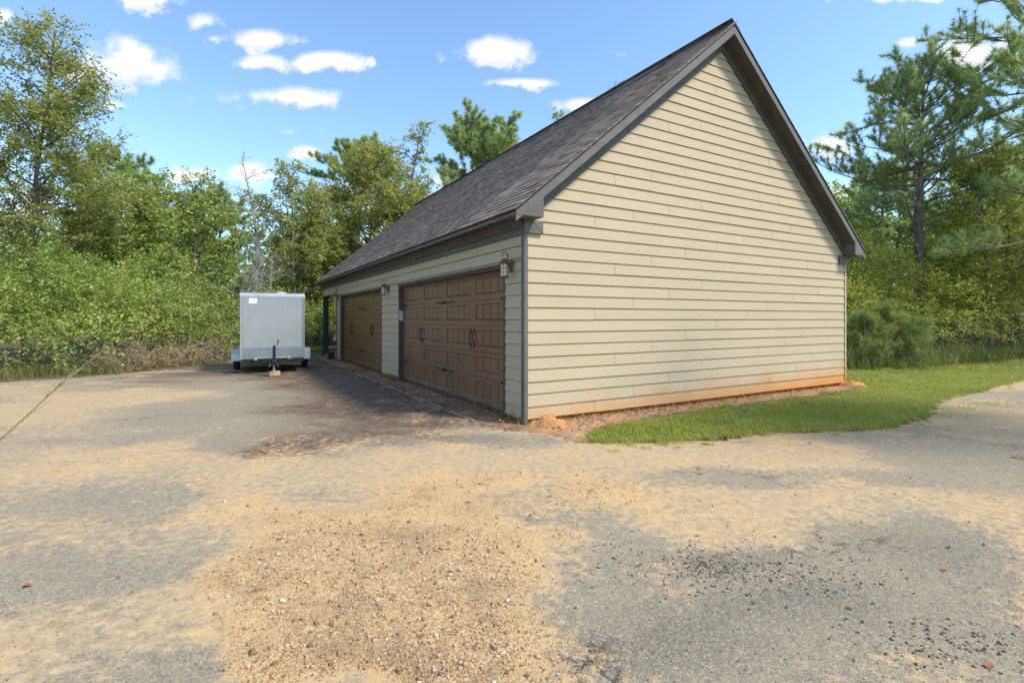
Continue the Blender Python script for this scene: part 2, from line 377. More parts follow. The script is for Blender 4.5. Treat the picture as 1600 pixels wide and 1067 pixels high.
def track(x, y):
    best = np.full(np.shape(x), 9.0); s_ = np.zeros(np.shape(x)); acc = 0
    for (ax, ay), (bx, by) in zip(TRACK[:-1], TRACK[1:]):
        L = math.dist((ax, ay), (bx, by)); t = np.clip(((x-ax)*(bx-ax) + (y-ay)*(by-ay))/L**2, 0, 1)
        d = np.hypot(x - ax - t*(bx-ax), y - ay - t*(by-ay)); w = d < best; best = np.where(w, d, best); s_ = np.where(w, acc + t*L, s_); acc += L
    return np.exp(-(best/.105)**3)*sstep(.36, .56, fbm(x, y, 1.7, 3, 77)), s_
def height(x, y, f=None):
    f = f or fields(x, y)
    g = np.clip(f['gravel'], 0, 1)
    return .004 + .016 * g * fbm(x, y, 1.6, 3, 21) + .010 * g * (fbm(x, y, 7, 3, 4) - .3) + .006 * np.clip(f['sand'], 0, 1) * fbm(x, y, 3, 3, 6)

lawn_px = [(912,690),(960,693),(1040,691),(1120,685),(1240,676),(1330,672),(1380,668),(1425,655),(1445,641),(1462,624),(1520,612),(1570,600),(1600,590)]
LAWN_FRONT = [gnd(*p) for p in lawn_px]
gar = (.172, 6.8); GA = math.atan2(.501, .865)
def gw(u, t): return (gar[0] + u*math.cos(GA) - t*math.sin(GA), gar[1] + u*math.sin(GA) + t*math.cos(GA))
DRIVE = [(-40, -8), (-40, 10.6), (-26, 10.9)] + [gnd(*p) for p in [(-250,606),(0,598),(100,592),(200,583),(280,576),(370,568),(440,562)]] + \
        [(-8.6, 20.2), gw(-.52, 14.6), gw(-.52, -.05), gnd(850, 678), gnd(905, 692)] + LAWN_FRONT[1:] + [(20, 14.2), (40, 13), (40, -8)]
LAWN = LAWN_FRONT + [(14.2, 13.6), (20, 17.5), (22, 23), gw(9.5, 12), gw(8.5, 2), gw(8.3, -.3), gw(5.5, -.42), gw(3, -.42), gw(1.6, -.45), gnd(925, 672)]
GARDEN = [gw(-.52, 14.6), gw(-.52, -.05), gnd(850, 678), gnd(905, 692), gw(1.6, -.5), gw(3, -.9), gw(8.9, -.9), gw(9.2, .8), gw(8.2, 1), gw(8.2, 15)]

def mat_ground():
    k = NT('forest_floor'); g = k.geo(); p = g.outputs['Position']
    n = k.noise(p, .8, 6, .6); n2 = k.noise(p, 9, 6, .7)
    base = k.ramp(n2, [(.3, (.075, .055, .03)), (.5, (.15, .10, .055)), (.7, (.25, .17, .095))])
    base = k.mix(k.rng(n, .45, .6), base, k.ramp(n2, [(.3, (.04, .06, .018)), (.7, (.12, .13, .045))]))
    clay = k.attr('clay'); cl = k.ramp(n2, [(.3, (.17, .10, .05)), (.5, (.36, .215, .115)), (.7, (.47, .30, .165))])
    base = k.mix(clay, base, cl)
    k.set(Base_Color=base, Roughness=.95, Normal=k.bump(n2, .8, .03)); return k.m
def mat_drive():
    k = NT('old_asphalt_and_sand'); g = k.geo(); p = g.outputs['Position']
    fine = k.noise(p, 120, 3, .7); mid = k.noise(p, 14, 6, .7); lo = k.noise(p, 2.2, 6, .65)
    st = k.voro(p, 150); stone = st.outputs['Color']; sd_ = st.outputs['Distance']
    sepc = k.n('ShaderNodeSeparateColor'); k.l(stone, sepc.inputs[0]); rs = sepc.outputs[0]
    asph = k.ramp(rs, [(0, (.10, .086, .062)), (.5, (.205, .181, .136)), (.85, (.285, .253, .188)), (1, (.45, .405, .31))])
    asph = k.mix(k.rng(mid, .3, .7, .1, .75), asph, (.30, .258, .178))
    asph = k.mix(k.math('MULTIPLY', k.attr('dark'), k.rng(mid, .25, .6, .5, 1)), asph, k.ramp(rs, [(0, (.07, .063, .052)), (.7, (.13, .119, .098)), (1, (.28, .255, .21))]))
    seal_shade = k.ramp(k.noise(p, 3.5, 6, .7), [(.35, (.080, .055, .038)), (.55, (.140, .102, .072)), (.72, (.26, .205, .148))])  # dark browns of the sealed strip with the shade painted into it
    asph = k.mix(k.attr('seal_shade'), asph, seal_shade)
    # cracks in the asphalt
    wv = k.n('ShaderNodeVectorMath', operation='ADD'); k.l(p, wv.inputs[0])
    sc = k.n('ShaderNodeVectorMath', operation='SCALE'); k.l(k.noise(p, 1.6, 6, .65, 1), sc.inputs[0]); sc.inputs['Scale'].default_value = 1.1; k.l(sc.outputs[0], wv.inputs[1])
    ck = k.voro(wv.outputs[0], .75, 'DISTANCE_TO_EDGE').outputs['Distance']
    crack = k.math('MULTIPLY', k.rng(ck, .004, .012, 1, 0), k.rng(k.noise(p, .7, 3), .48, .58))
    asph = k.mix(k.math('MULTIPLY', crack, .8), asph, (.035, .032, .028))
    # fine pale grit sifted over the asphalt
    sandc = k.ramp(mid, [(.3, (.33, .235, .135)), (.55, (.455, .345, .205)), (.75, (.55, .45, .30))])
    sandc = k.mix(k.rng(lo, .48, .72), sandc, (.53, .35, .155))
    sandc = k.mix(k.rng(fine, .45, .7, 0, .6), sandc, (.30, .225, .15))
    gc = k.ramp(rs, [(0, (.19, .115, .055)), (.35, (.36, .235, .11)), (.7, (.49, .345, .175)), (1, (.62, .49, .32))])
    gc = k.mix(k.rng(mid, .5, .72, 0, .8), gc, (.56, .36, .15)); gc = k.mix(k.rng(lo, .38, .52, .55, 0), gc, (.22, .15, .085))
    s = k.attr('sand'); s2 = k.math('ADD', s, k.math('MULTIPLY', k.math('SUBTRACT', mid, .5), 1.7)); s2 = k.math('ADD', s2, k.math('MULTIPLY', k.math('SUBTRACT', fine, .5), 1.4)); s2 = k.math('ADD', s2, k.math('MULTIPLY', k.math('SUBTRACT', k.noise(p, 38, 4, .7), .5), 1.1))
    col = k.mix(k.rng(s2, .30, .88, 0, .92), asph, sandc)
    gv = k.attr('gravel'); g2 = k.math('ADD', gv, k.math('MULTIPLY', k.math('SUBTRACT', mid, .5), 2.4)); g2 = k.math('ADD', g2, k.math('MULTIPLY', k.math('SUBTRACT', fine, .5), 1.6))
    col = k.mix(k.rng(g2, .3, .62, 0, .8), col, k.mix(k.rng(lo, .42, .6), (.50, .33, .15), (.56, .38, .19)))
    col = k.mix(k.rng(g2, .58, .95), col, gc)
    col = k.mix(k.math('MULTIPLY', k.rng(k.noise(p, 34, 5, .8), .59, .68), .65), col, (.12, .085, .05))
    tw = k.math('MULTIPLY', k.math('SINE', k.math('ADD', k.math('MULTIPLY', k.attr('track_s'), 75), k.math('MULTIPLY', mid, 5))), k.math('MULTIPLY', k.attr('track'), k.rng(lo, .4, .6)))
    tb = k.bump(tw, .38, .018)
    col = k.mix(k.math('MULTIPLY', k.attr('track'), .55), col, sandc)
    h = k.math('ADD', k.math('MULTIPLY', sd_, -.6), k.math('MULTIPLY', fine, .7))
    k.set(Base_Color=col, Roughness=.93, Normal=k.bump(mid, .35, .03, k.bump(h, .55, .006, tb))); k.b.inputs['Specular IOR Level'].default_value = .25
    return k.m
def mat_lawn():
    k = NT('lawn_soil'); g = k.geo(); n = k.noise(g.outputs['Position'], 10, 6, .7)
    k.set(Base_Color=k.ramp(n, [(.3, (.07, .085, .02)), (.6, (.12, .14, .035)), (.75, (.22, .16, .08))]), Roughness=.95); return k.m
def grid_obj(name, xs, ys, zf, mat, keep=None, attrs=None):
    X, Y = np.meshgrid(xs, ys); nx, ny = len(xs), len(ys); x, y = X.ravel(), Y.ravel()
    i = np.arange(nx*ny).reshape(ny, nx); q = np.stack([i[:-1,:-1], i[:-1,1:], i[1:,1:], i[1:,:-1]], -1).reshape(-1, 4)
    if keep is not None:
        k = keep(x, y); q = q[k[q].all(1)]
    used = np.unique(q); mp = np.full(nx*ny, -1); mp[used] = np.arange(len(used)); x, y = x[used], y[used]
    a = attrs(x, y) if attrs else {}
    return np_mesh(name, np.stack([x, y, zf(x, y, a)], -1), [mp[q]], mat, smooth=True, attrs=a)
def axis(lo, hi, st, far): 
    a = np.arange(lo, hi, st); o = np.array([6, 14, 30, 60, 120, far]); return np.concatenate([lo - o[::-1], a, a[-1] + o])
ground = grid_obj('ground', axis(-24, 24, .4, 700), axis(-6, 30, .4, 700), lambda x, y, a: -.014 + 4.5*sstep(24, 62, np.maximum(y, 0) + .55*np.maximum(np.abs(x) - 12, 0)), mat_ground(),
    attrs=lambda x, y: dict(clay=sstep(.35, .6, in_poly(x + (fbm(x,y,2,3)-.5)*.5, y + (fbm(x,y,2,3,9)-.5)*.5, GARDEN) * 1.0)))
tag(ground, 'brown litter covered ground under the woods and round the garage', 'ground', kind='structure')
jit = lambda x, y, a: (x + (fbm(x, y, 1.8, 4, 31)-.5)*a, y + (fbm(x, y, 1.8, 4, 37)-.5)*a)
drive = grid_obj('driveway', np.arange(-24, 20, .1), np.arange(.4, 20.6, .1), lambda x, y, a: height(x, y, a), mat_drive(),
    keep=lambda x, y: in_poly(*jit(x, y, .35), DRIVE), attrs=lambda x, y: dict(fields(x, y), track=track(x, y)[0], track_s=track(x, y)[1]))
tag(drive, 'worn grey asphalt driveway half covered by tan sand and gravel', 'driveway', kind='structure')
lawn = grid_obj('lawn', np.arange(-1, 23, .1), np.arange(4.5, 24, .1), lambda x, y, a: np.full(len(x), -.004), mat_lawn(), keep=lambda x, y: in_poly(*jit(x, y, .25), LAWN))
tag(lawn, 'strip of lawn soil between the garage gable and the driveway', 'lawn', kind='structure')
# the pale cracked edge where the asphalt stops in front of the doors
kerb = MB()
pts = np.arange(.5, 14.2, .3)
for a, b in zip(pts[:-1], pts[1:]):
    wa, wb = -.012 + .018*random.random(), 0
    kerb.box(-.545 - wa, -.515 + random.uniform(-.006, .006), a, b - .006, -.012, .012 + random.uniform(0, .005))
ko = kerb.build('asphalt_edge', mat_plain('edge_grit', (.36, .31, .25), .9, 0, .3, 30)); ko.location = (*gar, 0); ko.rotation_euler = (0, 0, GA)
tag(ko, 'thin pale crumbling edge of the asphalt in front of the doors', 'driveway edge', kind='structure')

# ------------------------------------------------------------------ the garage
G = empty('garage', (*gar, 0), GA)
tag(G, 'cream lap sided garage with two brown carriage doors and grey shingle roof', 'garage')
WID, LEN, ROOF_T = 8.05, 12.52, 15.55          # gable width, wall length, far end of roof
EO, RO = .29, .26                              # eave and rake overhang
SL = (6.43 - 2.83) / (WID/2 + EO); EXP, Z0 = .1683, .052
roof_z = lambda u: 2.83 + SL * (min(u, WID - u) + EO)        # top of the roof
D = [(.583, 5.46), (6.96, 11.86)]; DH = 2.13                 # the doors
fo = MB(); fo.box(.16, WID-.02, .02, LEN-.02, -.10, Z0+.01)
for (a, b_) in [(.02, D[0][0]-.06), (D[0][1]+.06, D[1][0]-.06), (D[1][1]+.06, LEN-.02)]: fo.box(.02, .158, a, b_, -.10, Z0+.008); fo.build('foundation', M['foundation'], G)
gwall = MB(); top = lambda u: roof_z(u) - .16
gwall.prism([(.03,.012,Z0),(WID-.03,.012,Z0),(WID-.03,.012,top(.03)),(WID/2,.012,top(WID/2)),(.03,.012,top(.03))],
            [(.03,.14,Z0),(WID-.03,.14,Z0),(WID-.03,.14,top(.03)),(WID/2,.14,top(WID/2)),(.03,.14,top(.03))])
gable = gwall.build('gable_wall', M['wallback'], G)
def plank(u0, u1, z, parent, face, ut0=None, ut1=None, zt=None):
    """one lap board; face 'g' gable (towards -y), 's' door side (towards -x)"""
    ut0 = u0 if ut0 is None else ut0; ut1 = u1 if ut1 is None else ut1
    zt = z + EXP - .0055 if zt is None else zt
    pr = [(-.017, z), (-.0035, z), (.009, zt), (.002, zt)]
    pr = [(-.0145 + random.uniform(-.002, .002), z + random.uniform(-.002, .002)), (.008, z), (.010, zt), (.001, zt)]
    A = []; B = []
    for (d, h) in pr:
        f = (h - z) / (zt - z); a = u0 + (ut0 - u0)*f; b = u1 + (ut1 - u1)*f
        A.append((a, d, h) if face == 'g' else (d, a, h)); B.append((b, d, h) if face == 'g' else (d, b, h))
    m = MB(); m.prism(A, B); return m.build('siding_plank', M['siding'], parent)
JOINT = [1.20, 1.96, 2.73, 3.50, .43]
k = 0
while True:
    z = Z0 + EXP*k; zt = z + EXP - .0055
    lim = lambda zz: max(.034, (zz - 2.83 + .20)/SL - EO)
    a0, a1 = lim(z), lim(min(zt, 6.2)); b0, b1 = WID - a0, WID - a1
    if b1 - a1 < .12: break
    j = [JOINT[k % 4] if k < 4 else JOINT[(k - 4) % 4] + (.385 if (k//4) % 2 else 0)]
    j = sorted(set([j[0], j[0] + 3.33 + .1*(k % 3)] + ([j[0] + 6.7] if j[0] + 6.7 < 7.7 else [])))
    j = [q for q in j if a1 + .3 < q < b1 - .3]; ed = [None] + j + [None]
    for p, q in zip(ed[:-1], ed[1:]):
        l0, l1 = (a0, a1) if p is None else (p + .003,)*2; r0, r1 = (b0, b1) if q is None else (q - .003,)*2
        plank(l0, r0, z, gable, 'g', l1, r1)
    k += 1
# door side
sw = MB()
for (a, b, z0, z1) in [(.03, D[0][0]-.06, Z0, 2.62), (D[0][1]+.06, D[1][0]-.06, Z0, 2.62), (D[1][1]+.06, LEN, Z0, 2.62), (D[0][0]-.06, D[0][1]+.06, DH+.06, 2.62), (D[1][0]-.06, D[1][1]+.06, DH+.06, 2.62)]:
    sw.box(.012, .14, a, b, z0, z1)
side = sw.build('side_wall', M['wallback'], G)
cuts = [(.04, D[0][0]-.062), (D[0][1]+.062, D[1][0]-.062), (D[1][1]+.062, LEN)]
for k in range(13):
    z = Z0 + EXP*k
    if z < DH + .02 - EXP*.5:
        for a, b in cuts: plank(a, b, z, side, 's')
for a, b in cuts: plank(a, b, Z0 + EXP*12, side, 's', zt=DH + .066)
for k in range(12, 16):
    z = Z0 + EXP*k
    if z + .02 < DH + .06: z = DH + .075
    zt = Z0 + EXP*(k+1) - .009
    ed = [.04] + [q for q in ([2.2, 5.9, 9.5] if k % 2 else [3.9, 7.6, 11.2])] + [LEN]
    for p, q in zip(ed[:-1], ed[1:]): plank(p + .0018, q - .0018, z, side, 's', zt=zt)
ow = MB(); ow.box(WID-.14, WID, .03, LEN, Z0, 2.7); ow.build('far_side_wall', M['siding'], G)
ew = MB(); ew.prism([(.15,LEN-.14,Z0),(WID-.15,LEN-.14,Z0),(WID-.15,LEN-.14,top(.15)),(WID/2,LEN-.14,top(WID/2)),(.15,LEN-.14,top(.15))],
                    [(.15,LEN,Z0),(WID-.15,LEN,Z0),(WID-.15,LEN,top(.15)),(WID/2,LEN,top(WID/2)),(.15,LEN,top(.15))]); ew.build('porch_end_wall', M['siding'], G)
ct = MB(); ct.box(-.026, .034, -.028, .006, .01, 2.60); ct.box(-.026, .006, .006, .055, .01, 2.60); ct.build('corner_trim', M['trim'], G, bevel=.003)
ct = MB(); ct.box(WID-.034, WID+.022, -.024, .03, .04, 2.60); ct.build('corner_trim', M['siding'], G, bevel=.003)
ct = MB(); ct.box(-.024, .05, LEN-.002, LEN+.05, .02, 2.5); ct.build('corner_trim', M['trim'], G, bevel=.003)
# roof deck: both slopes as one folded slab, soffits and trims
y0, y1 = -RO, ROOF_T
def slope_strip(ua, ub, off_a, off_b, ya, yb):
    """prism under the roof between u=ua..ub, off = distance below roof top"""
    P = lambda u, o, y: (u, y, roof_z(u) - o)
    return [P(ua, off_b, ya), P(ub, off_b, ya), P(ub, off_a, ya), P(ua, off_a, ya)], [P(ua, off_b, yb), P(ub, off_b, yb), P(ub, off_a, yb), P(ua, off_a, yb)]
rd = MB(); H = WID/2
rd.prism(*slope_strip(-EO, H, .012, .05, y0, y1)); rd.prism(*slope_strip(WID+EO, H, .012, .05, y0, y1))
roof = rd.build('roof', mat_plain('roof_deck_edge', (.035, .033, .033), .8, 0, .2), G)
for sgn in (0, 1):
    U = (lambda u: u) if not sgn else (lambda u: WID - u)
    m = MB(); m.prism(*slope_strip(U(-EO), U(H - .001), .052, .178, y0 - .006, y0 + .016)); m.build('rake_board', M['trim'], G, bevel=.002)
    m = MB(); m.prism(*slope_strip(U(-EO+.28), U(H - .001), .178, .198, y0 + .018, .008)); 
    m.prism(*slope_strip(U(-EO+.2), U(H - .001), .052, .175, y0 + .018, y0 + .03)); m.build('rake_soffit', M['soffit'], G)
    m = MB(); m.prism(*slope_strip(U(0.0), U(H - .002), .2, .37, -.034, -.006)); m.build('rake_frieze', M['frieze'], G)
    m = MB(); m.prism(*slope_strip(U(0.02), U(H - .004), .2, .245, -.062, -.036)); m.build('rake_moulding', M['frieze'], G)
    # boxed eave end: the wedge shaped return, and the piece under it on the wall
    a, b = -EO + .001, .127
    zt = lambda u: roof_z(U(u)) - .056
    A = [(U(a), y0 - .010, 2.738), (U(b), y0 - .010, 2.738), (U(b), y0 - .010, zt(b) - .03), (U(a), y0 - .010, zt(a))]
    m = MB(); m.prism(A, [(p[0], -.036, p[2]) for p in A]); m.build('eave_box', M['trim'], G, bevel=.003)
    m = MB(); A = [(U(-.03), 2.735), (U(-.03), 2.565), (U(.27), 2.565), (U(.27), 2.735)]
    m.prism([(p, -.045, z) for p, z in A], [(p, -.0195, z) for p, z in A])
    A = [(U(.262), 2.573), (U(.255), 2.567), (U(.10), 2.725), (U(.107), 2.731)]
    m.prism([(p, -.049, z) for p, z in A], [(p, -.044, z) for p, z in A]); m.build('frieze_return', M['trim'], G, bevel=.002)
    # along the eave
    X = lambda lo, hi: (min(U(lo), U(hi)), max(U(lo), U(hi)))
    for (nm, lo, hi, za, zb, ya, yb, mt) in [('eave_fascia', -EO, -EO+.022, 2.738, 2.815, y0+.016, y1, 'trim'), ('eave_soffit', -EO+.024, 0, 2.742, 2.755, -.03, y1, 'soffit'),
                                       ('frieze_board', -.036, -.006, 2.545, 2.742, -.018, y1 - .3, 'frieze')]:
        if nm == 'eave_fascia':      # three boards butted end to end
            e = [ya, 4.6, 9.4, yb]
            for i in range(3):
                m = MB(); x = X(lo, hi); m.box(x[0], x[1], e[i] + .0015, e[i+1] - .0015, za, zb); m.build(nm, M[mt], G, bevel=.002)
        else:
            m = MB(); x = X(lo, hi); m.box(x[0], x[1], ya, yb, za, zb); m.build(nm, M[mt], G)
    prof = [(-.038, 2.63), (-.06, 2.63), (-.066, 2.648), (-.075, 2.652), (-.10, 2.69), (-.125, 2.702), (-.13, 2.74), (-.038, 2.74)]
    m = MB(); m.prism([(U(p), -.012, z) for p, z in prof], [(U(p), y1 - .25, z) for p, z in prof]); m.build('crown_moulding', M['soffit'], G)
# shingles on the two slopes, course by course
def shingle_mesh(w, n=0):
    m = MB(); t0 = .015 + .005*n; a = .143
    m.add([(0,0,0),(w,0,0),(w,a+.05,-.004),(0,a+.05,-.004),(0,0,t0),(w,0,t0),(w,a+.05,.003),(0,a+.05,.003)], [(4,5,6,7),(0,1,5,4),(1,2,6,5),(3,0,4,7),(2,3,7,6)])
    return m
SVAR = []
ang = math.atan(SL); cs, sn = math.cos(ang), math.sin(ang)
widths = [.155, .21, .27, .33]
for w in widths:
    for n in range(2): SVAR.append((w, shingle_mesh(w - .003, n).mesh('shingle', M['shingle'])))
nrow = int((WID/2 + EO + .03) / cs / .143) + 1
fieldV = []; fieldF = []; singles = 0
def put(u, y, side, w, n, single):
    global singles
    # local frame: X along -y.. the shingle runs along y, up the slope
    if single:
        o = bpy.data.objects.new('shingle', SVAR[widths.index(w)*2 + n][1]); link(o, roof)
        from mathutils import Matrix
        ux = Vector((0, 1, 0)); uy = Vector((cs, 0, sn)); uz = uy.cross(ux) * -1
        uz = Vector((-sn, 0, cs))
        Mx = Matrix(((ux.x, uy.x, uz.x, u), (ux.y, uy.y, uz.y, y), (ux.z, uy.z, uz.z, roof_z(u) - .008), (0,0,0,1)))
        o.matrix_local = Mx; singles += 1; return
    m = shingle_mesh(w - .003, n); b = len(fieldV); s = 1 if side == 0 else -1
    uu = u if side == 0 else WID - u
    for (a, v, h) in m.v: fieldV.append((uu + s*(cs*v - sn*h), y + a, roof_z(u) - .008 + sn*v + cs*h))
    fieldF.extend([tuple(i + b for i in f) for f in m.f])
for side_ in (0, 1):
    for r in range(nrow):
        u = -EO - .03 + r*.143*cs; y = y0 - .018; per = 0
        if u > WID/2 - .02: break
        first = True
        while y < y1 + .01:
            w = random.choice(widths)
            if first and r % 2: w = widths[r//2 % 4]
            n = int(random.random() < .45)
            put(u, y, side_, w, n, side_ == 0 and per < 7 and singles < 296); per += 1
            y += w; first = False
fo_ = np_mesh('shingle_field', fieldV, [np.array([f for f in fieldF if len(f) == 4])], M['shingle'], roof); fo_['kind'] = 'stuff'
# ridge: cap shingles near the gable, then a raised vent with caps
cap = MB(); 
def capshape(h, hw): return [(WID/2 - hw, 6.43 - hw*SL + h), (WID/2 - .02, 6.43 + h + .004), (WID/2 + .02, 6.43 + h + .004), (WID/2 + hw, 6.43 - hw*SL + h), (WID/2 + hw, 6.43 - hw*SL + h - .02), (WID/2, 6.40 + h), (WID/2 - hw, 6.43 - hw*SL + h - .02)]
yy = y0 - .018; caps = []
while yy < y1:
    hv = .03 if (1.15 < yy < 14.8) else .008
    m = MB(); A = capshape(hv + .006, .13); B = capshape(hv, .13)
    m.prism([(p, yy, z) for p, z in A], [(p, yy + .24, z) for p, z in B]); m.build('ridge_cap', M['shingle'], roof); yy += .238
rv = MB(); A = [(WID/2 - .15, 6.43 - .15*SL + .002), (WID/2 - .15, 6.43 - .15*SL + .026), (WID/2, 6.45), (WID/2 + .15, 6.43 - .15*SL + .026), (WID/2 + .15, 6.43 - .15*SL + .002)]
rv.prism([(p, 1.16, z) for p, z in A], [(p, 14.9, z) for p, z in A]); rv.build('ridge_vent', M['iron'], roof)
# doors
def garage_door(t0, t1):
    d = MB(); zb = .035; d.box(.125, .15, t0, t1, zb, DH)
    dr = d.build('garage_door', M['door'], G)
    Wd = t1 - t0; sec = (DH - zb) / 5; FR, BR = .088, .113          # face of rails, face of boards
    for s_ in range(5):
        a, b = zb + s_*sec + .003, zb + (s_+1)*sec - .002
        fr = MB(); za, zc = a + .085, b - .07
        fr.box(FR, .124, t0, t1, a, za); fr.box(FR, .124, t0, t1, zc, b)
        gw_ = Wd/4; st = .115
        edges = [t0] 
        op = [(t0 + gw_*g + (st if g else .10), t0 + gw_*(g+1) - (st if g < 3 else .10)) for g in range(4)]
        last = t0
        for (p, q) in op: fr.box(FR, .124, last, p, za, zc); last = q
        fr.box(FR, .124, last, t1, za, zc)
        for (p, q) in op:       # a sloped ledge at the foot of each opening catches the light
            fr.prism([(FR - .0005, p, za - .004), (BR + .004, p, za + .022), (BR + .004, p, za - .02), (FR + .004, p, za - .02)], [(FR - .0005, q, za - .004), (BR + .004, q, za + .022), (BR + .004, q, za - .02), (FR + .004, q, za - .02)])
        fr.build('door_section', M['door'], dr, bevel=.003)
        for (p, q) in op:
            n = 4; wd = (q - p) / n
            for i in range(n):
                bm_ = MB(); bm_.box(BR - .014, .1245, p + i*wd + .012, p + (i+1)*wd - .010, za + .023, zc - .006); bm_.build('door_board', M['door'], dr, bevel=.004)
    def strap(tc, z, length, d):
        m = MB(); A = [(0, -.028), (length*.12, -.028), (length*.2, -.014), (length*.8, -.010), (length*.88, -.022), (length, 0), (length*.88, .022), (length*.8, .010), (length*.2, .014), (length*.12, .028), (0, .028)]
        m.prism([(FR - .012, tc + d*p, z + q) for p, q in A], [(FR - .001, tc + d*p, z + q) for p, q in A])
        for p in (.06, .5, .86): m.lathe([(.008, FR - .017), (.010, FR - .011)], (0, tc + d*length*p, z), 8, 'x')
        m.build('strap_hinge', M['iron'], dr)
    mid = (t0 + t1)/2
    for z in (zb + sec - .0, zb + 4*sec):
        strap(mid + .012, z, .42, 1); strap(mid - .012, z, .42, -1); strap(t0 + .005, z, .24, 1); strap(t1 - .005, z, .24, -1)
    for c in (t0 + Wd*.25, t0 + Wd*.75):
        for s_ in (-1, 1):
            m = MB(); zc = zb + 2.5*sec; tt = c + s_*.065
            P = [(FR - .004, tt, zc - .125)] + [(FR - .032*math.sin(math.pi*i/8) - .006, tt + s_*.012*math.sin(2*math.pi*i/8), zc - .12 + .24*i/8) for i in range(1, 8)] + [(FR - .004, tt, zc + .125)]
            m.tube(P, .0075, 6); 
            for q in (-.125, .125):
                A = [(0, -.05), (.022, -.01), (.022, .01), (0, .05), (-.022, .01), (-.022, -.01)]
                m.prism([(FR - .006, tt + p, zc + q + r_) for p, r_ in A], [(FR - .0005, tt + p, zc + q + r_) for p, r_ in A])
            m.build('pull_handle', M['iron'], dr)
    f = MB()      # frame: jambs, head and thin cap moulding
    f.box(-.012, .15, t0 - .058, t0 - .002, .0, DH + .002); f.box(-.012, .15, t1 + .002, t1 + .058, .0, DH + .002)
    f.box(-.012, .15, t0 - .058, t1 + .058, DH + .004, DH + .06); f.box(-.034, -.0125, t0 - .07, t1 + .07, DH + .035, DH + .072)
    f.box(.06, .086, t0 - .0015, t0 + .03, .0, DH); f.box(.06, .086, t1 - .03, t1 + .0015, .0, DH); f.box(.06, .086, t0 + .031, t1 - .031, DH - .04, DH + .003)
    f.build('door_frame', M['door_frame'], G, bevel=.002)
    th = MB(); th.box(.05, .158, t0, t1, -.02, .03); th.build('door_sill', M['door_frame'], G)
for d in D: garage_door(*d)
# porch at the far end
pm = mat_plain('dark_green_post_paint', (.020, .040, .030), .5, 0, .2, 4)
for (u, t) in [(-.02, 15.05), (WID - .02, 15.05), (WID/2, 15.05)]:
    m = MB(); m.box(u - .02, u + .17, t - .1, t + .1, .0, 2.29); m.box(u - .045, u + .195, t - .125, t + .125, .0, .14); m.box(u - .04, u + .19, t - .12, t + .12, 2.2, 2.29); m.build('porch_post', pm, G, bevel=.006)
m = MB(); m.box(-.01, .13, LEN + .051, 15.2, 2.292, 2.55); m.build('porch_beam', M['siding'], G)
m = MB(); m.box(-.03, WID, 15.06, 15.2, 2.556, 2.735); m.build('porch_beam', M['siding'], G)
m = MB(); m.box(.0, WID, LEN + .01, 15.3, -.05, .03); m.build('porch_slab', mat_plain('porch_concrete', (.30, .28, .25), .9), G)

# lanterns
bronze = mat_plain('bronze_lantern', (.17, .085, .048), .5, .35, .3, 30)
gk = NT('seeded_lantern_glass'); gk.set(Base_Color=(.84, .74, .52), Roughness=.25); gk.b.inputs['Transmission Weight'].default_value = .35; gk.b.inputs['IOR'].default_value = 1.2
gk.set(Normal=gk.bump(gk.noise(gk.coord(), 60, 2), .3, .004)); glassm = gk.m
def lantern(t, label):
    L_ = empty('wall_lantern', (*gw(-.018, t), 2.14), GA + R(90))      # local -y... +x along -t, +y out from wall
    tag(L_, label, 'wall lantern', 'bronze lanterns on the door wall')
    m = MB(); 
    A = [(.045*math.cos(a), .085*math.sin(a)) for a in [2*math.pi*i/20 for i in range(20)]]
    m.prism([(p, 0, q) for p, q in A], [(p*.85, .022, q*.9) for p, q in A]); m.build('back_plate', bronze, L_, smooth=True)
    m = MB(); P = [(0, .015, -.02), (0, .045, -.005), (0, .06, .05), (0, .062, .12), (0, .068, .165), (0, .09, .195), (0, .12, .20), (0, .145, .18), (0, .152, .155), (0, .142, .138), (0, .128, .145)]
    m.tube(P, [.009]*5 + [.007]*3 + [.006, .006, .005], 8); m.build('scroll_arm', bronze, L_, smooth=True)
    m = MB(); m.tube([(0, .055, .02), (0, .085, .03), (0, .118, .045)], .008, 8); m.build('bracket', bronze, L_)
    c = (0, .118, 0)
    m = MB(); m.lathe([(.010, .105), (.034, .10), (.038, .085), (.038, .07), (.046, .066), (.05, .055), (.062, .048), (.068, .036), (.068, .026), (.055, .024)], c, 20); m.build('lantern_cap', bronze, L_, smooth=True)
    m = MB(); m.lathe([(.048, .024), (.050, -.02), (.050, -.11), (.046, -.142)], c, 20); m.build('lantern_glass', glassm, L_, smooth=True)
    m = MB(); m.lathe([(.056, -.140), (.064, -.146), (.064, -.158), (.056, -.166), (.02, -.17)], c, 20); m.build('lantern_base', bronze, L_, smooth=True)
    m = MB()
    for i in range(6):
        a = math.pi*2*i/6 + .3; m.tube([(c[0] + .0535*math.cos(a), c[1] + .0535*math.sin(a), z) for z in (.026, -.143)], .0035, 5)
    for z in (-.03, -.085): m.tube([(c[0] + .0555*math.cos(a), c[1] + .0555*math.sin(a), z) for a in [2*math.pi*i/20 for i in range(21)]], .003, 5, False)
    m.build('lantern_cage', bronze, L_)
lantern(.325, 'bronze caged wall lantern by the near corner, right of the nearer door')
lantern(6.29, 'bronze wall lantern on the siding between the two garage doors')
lantern(12.18, 'small looking bronze wall lantern at the porch end past the farther door')
kp = empty('keypad', (*gw(.035, 5.4565), 1.36), GA); tag(kp, 'pale grey door opener keypad on the far jamb of the nearer door', 'keypad')
m = MB(); m.box(-.045, .04, -.028, 0, 0, .24); m.build('keypad_cover', mat_plain('keypad_plastic', (.46, .46, .43), .5), kp, bevel=.006)
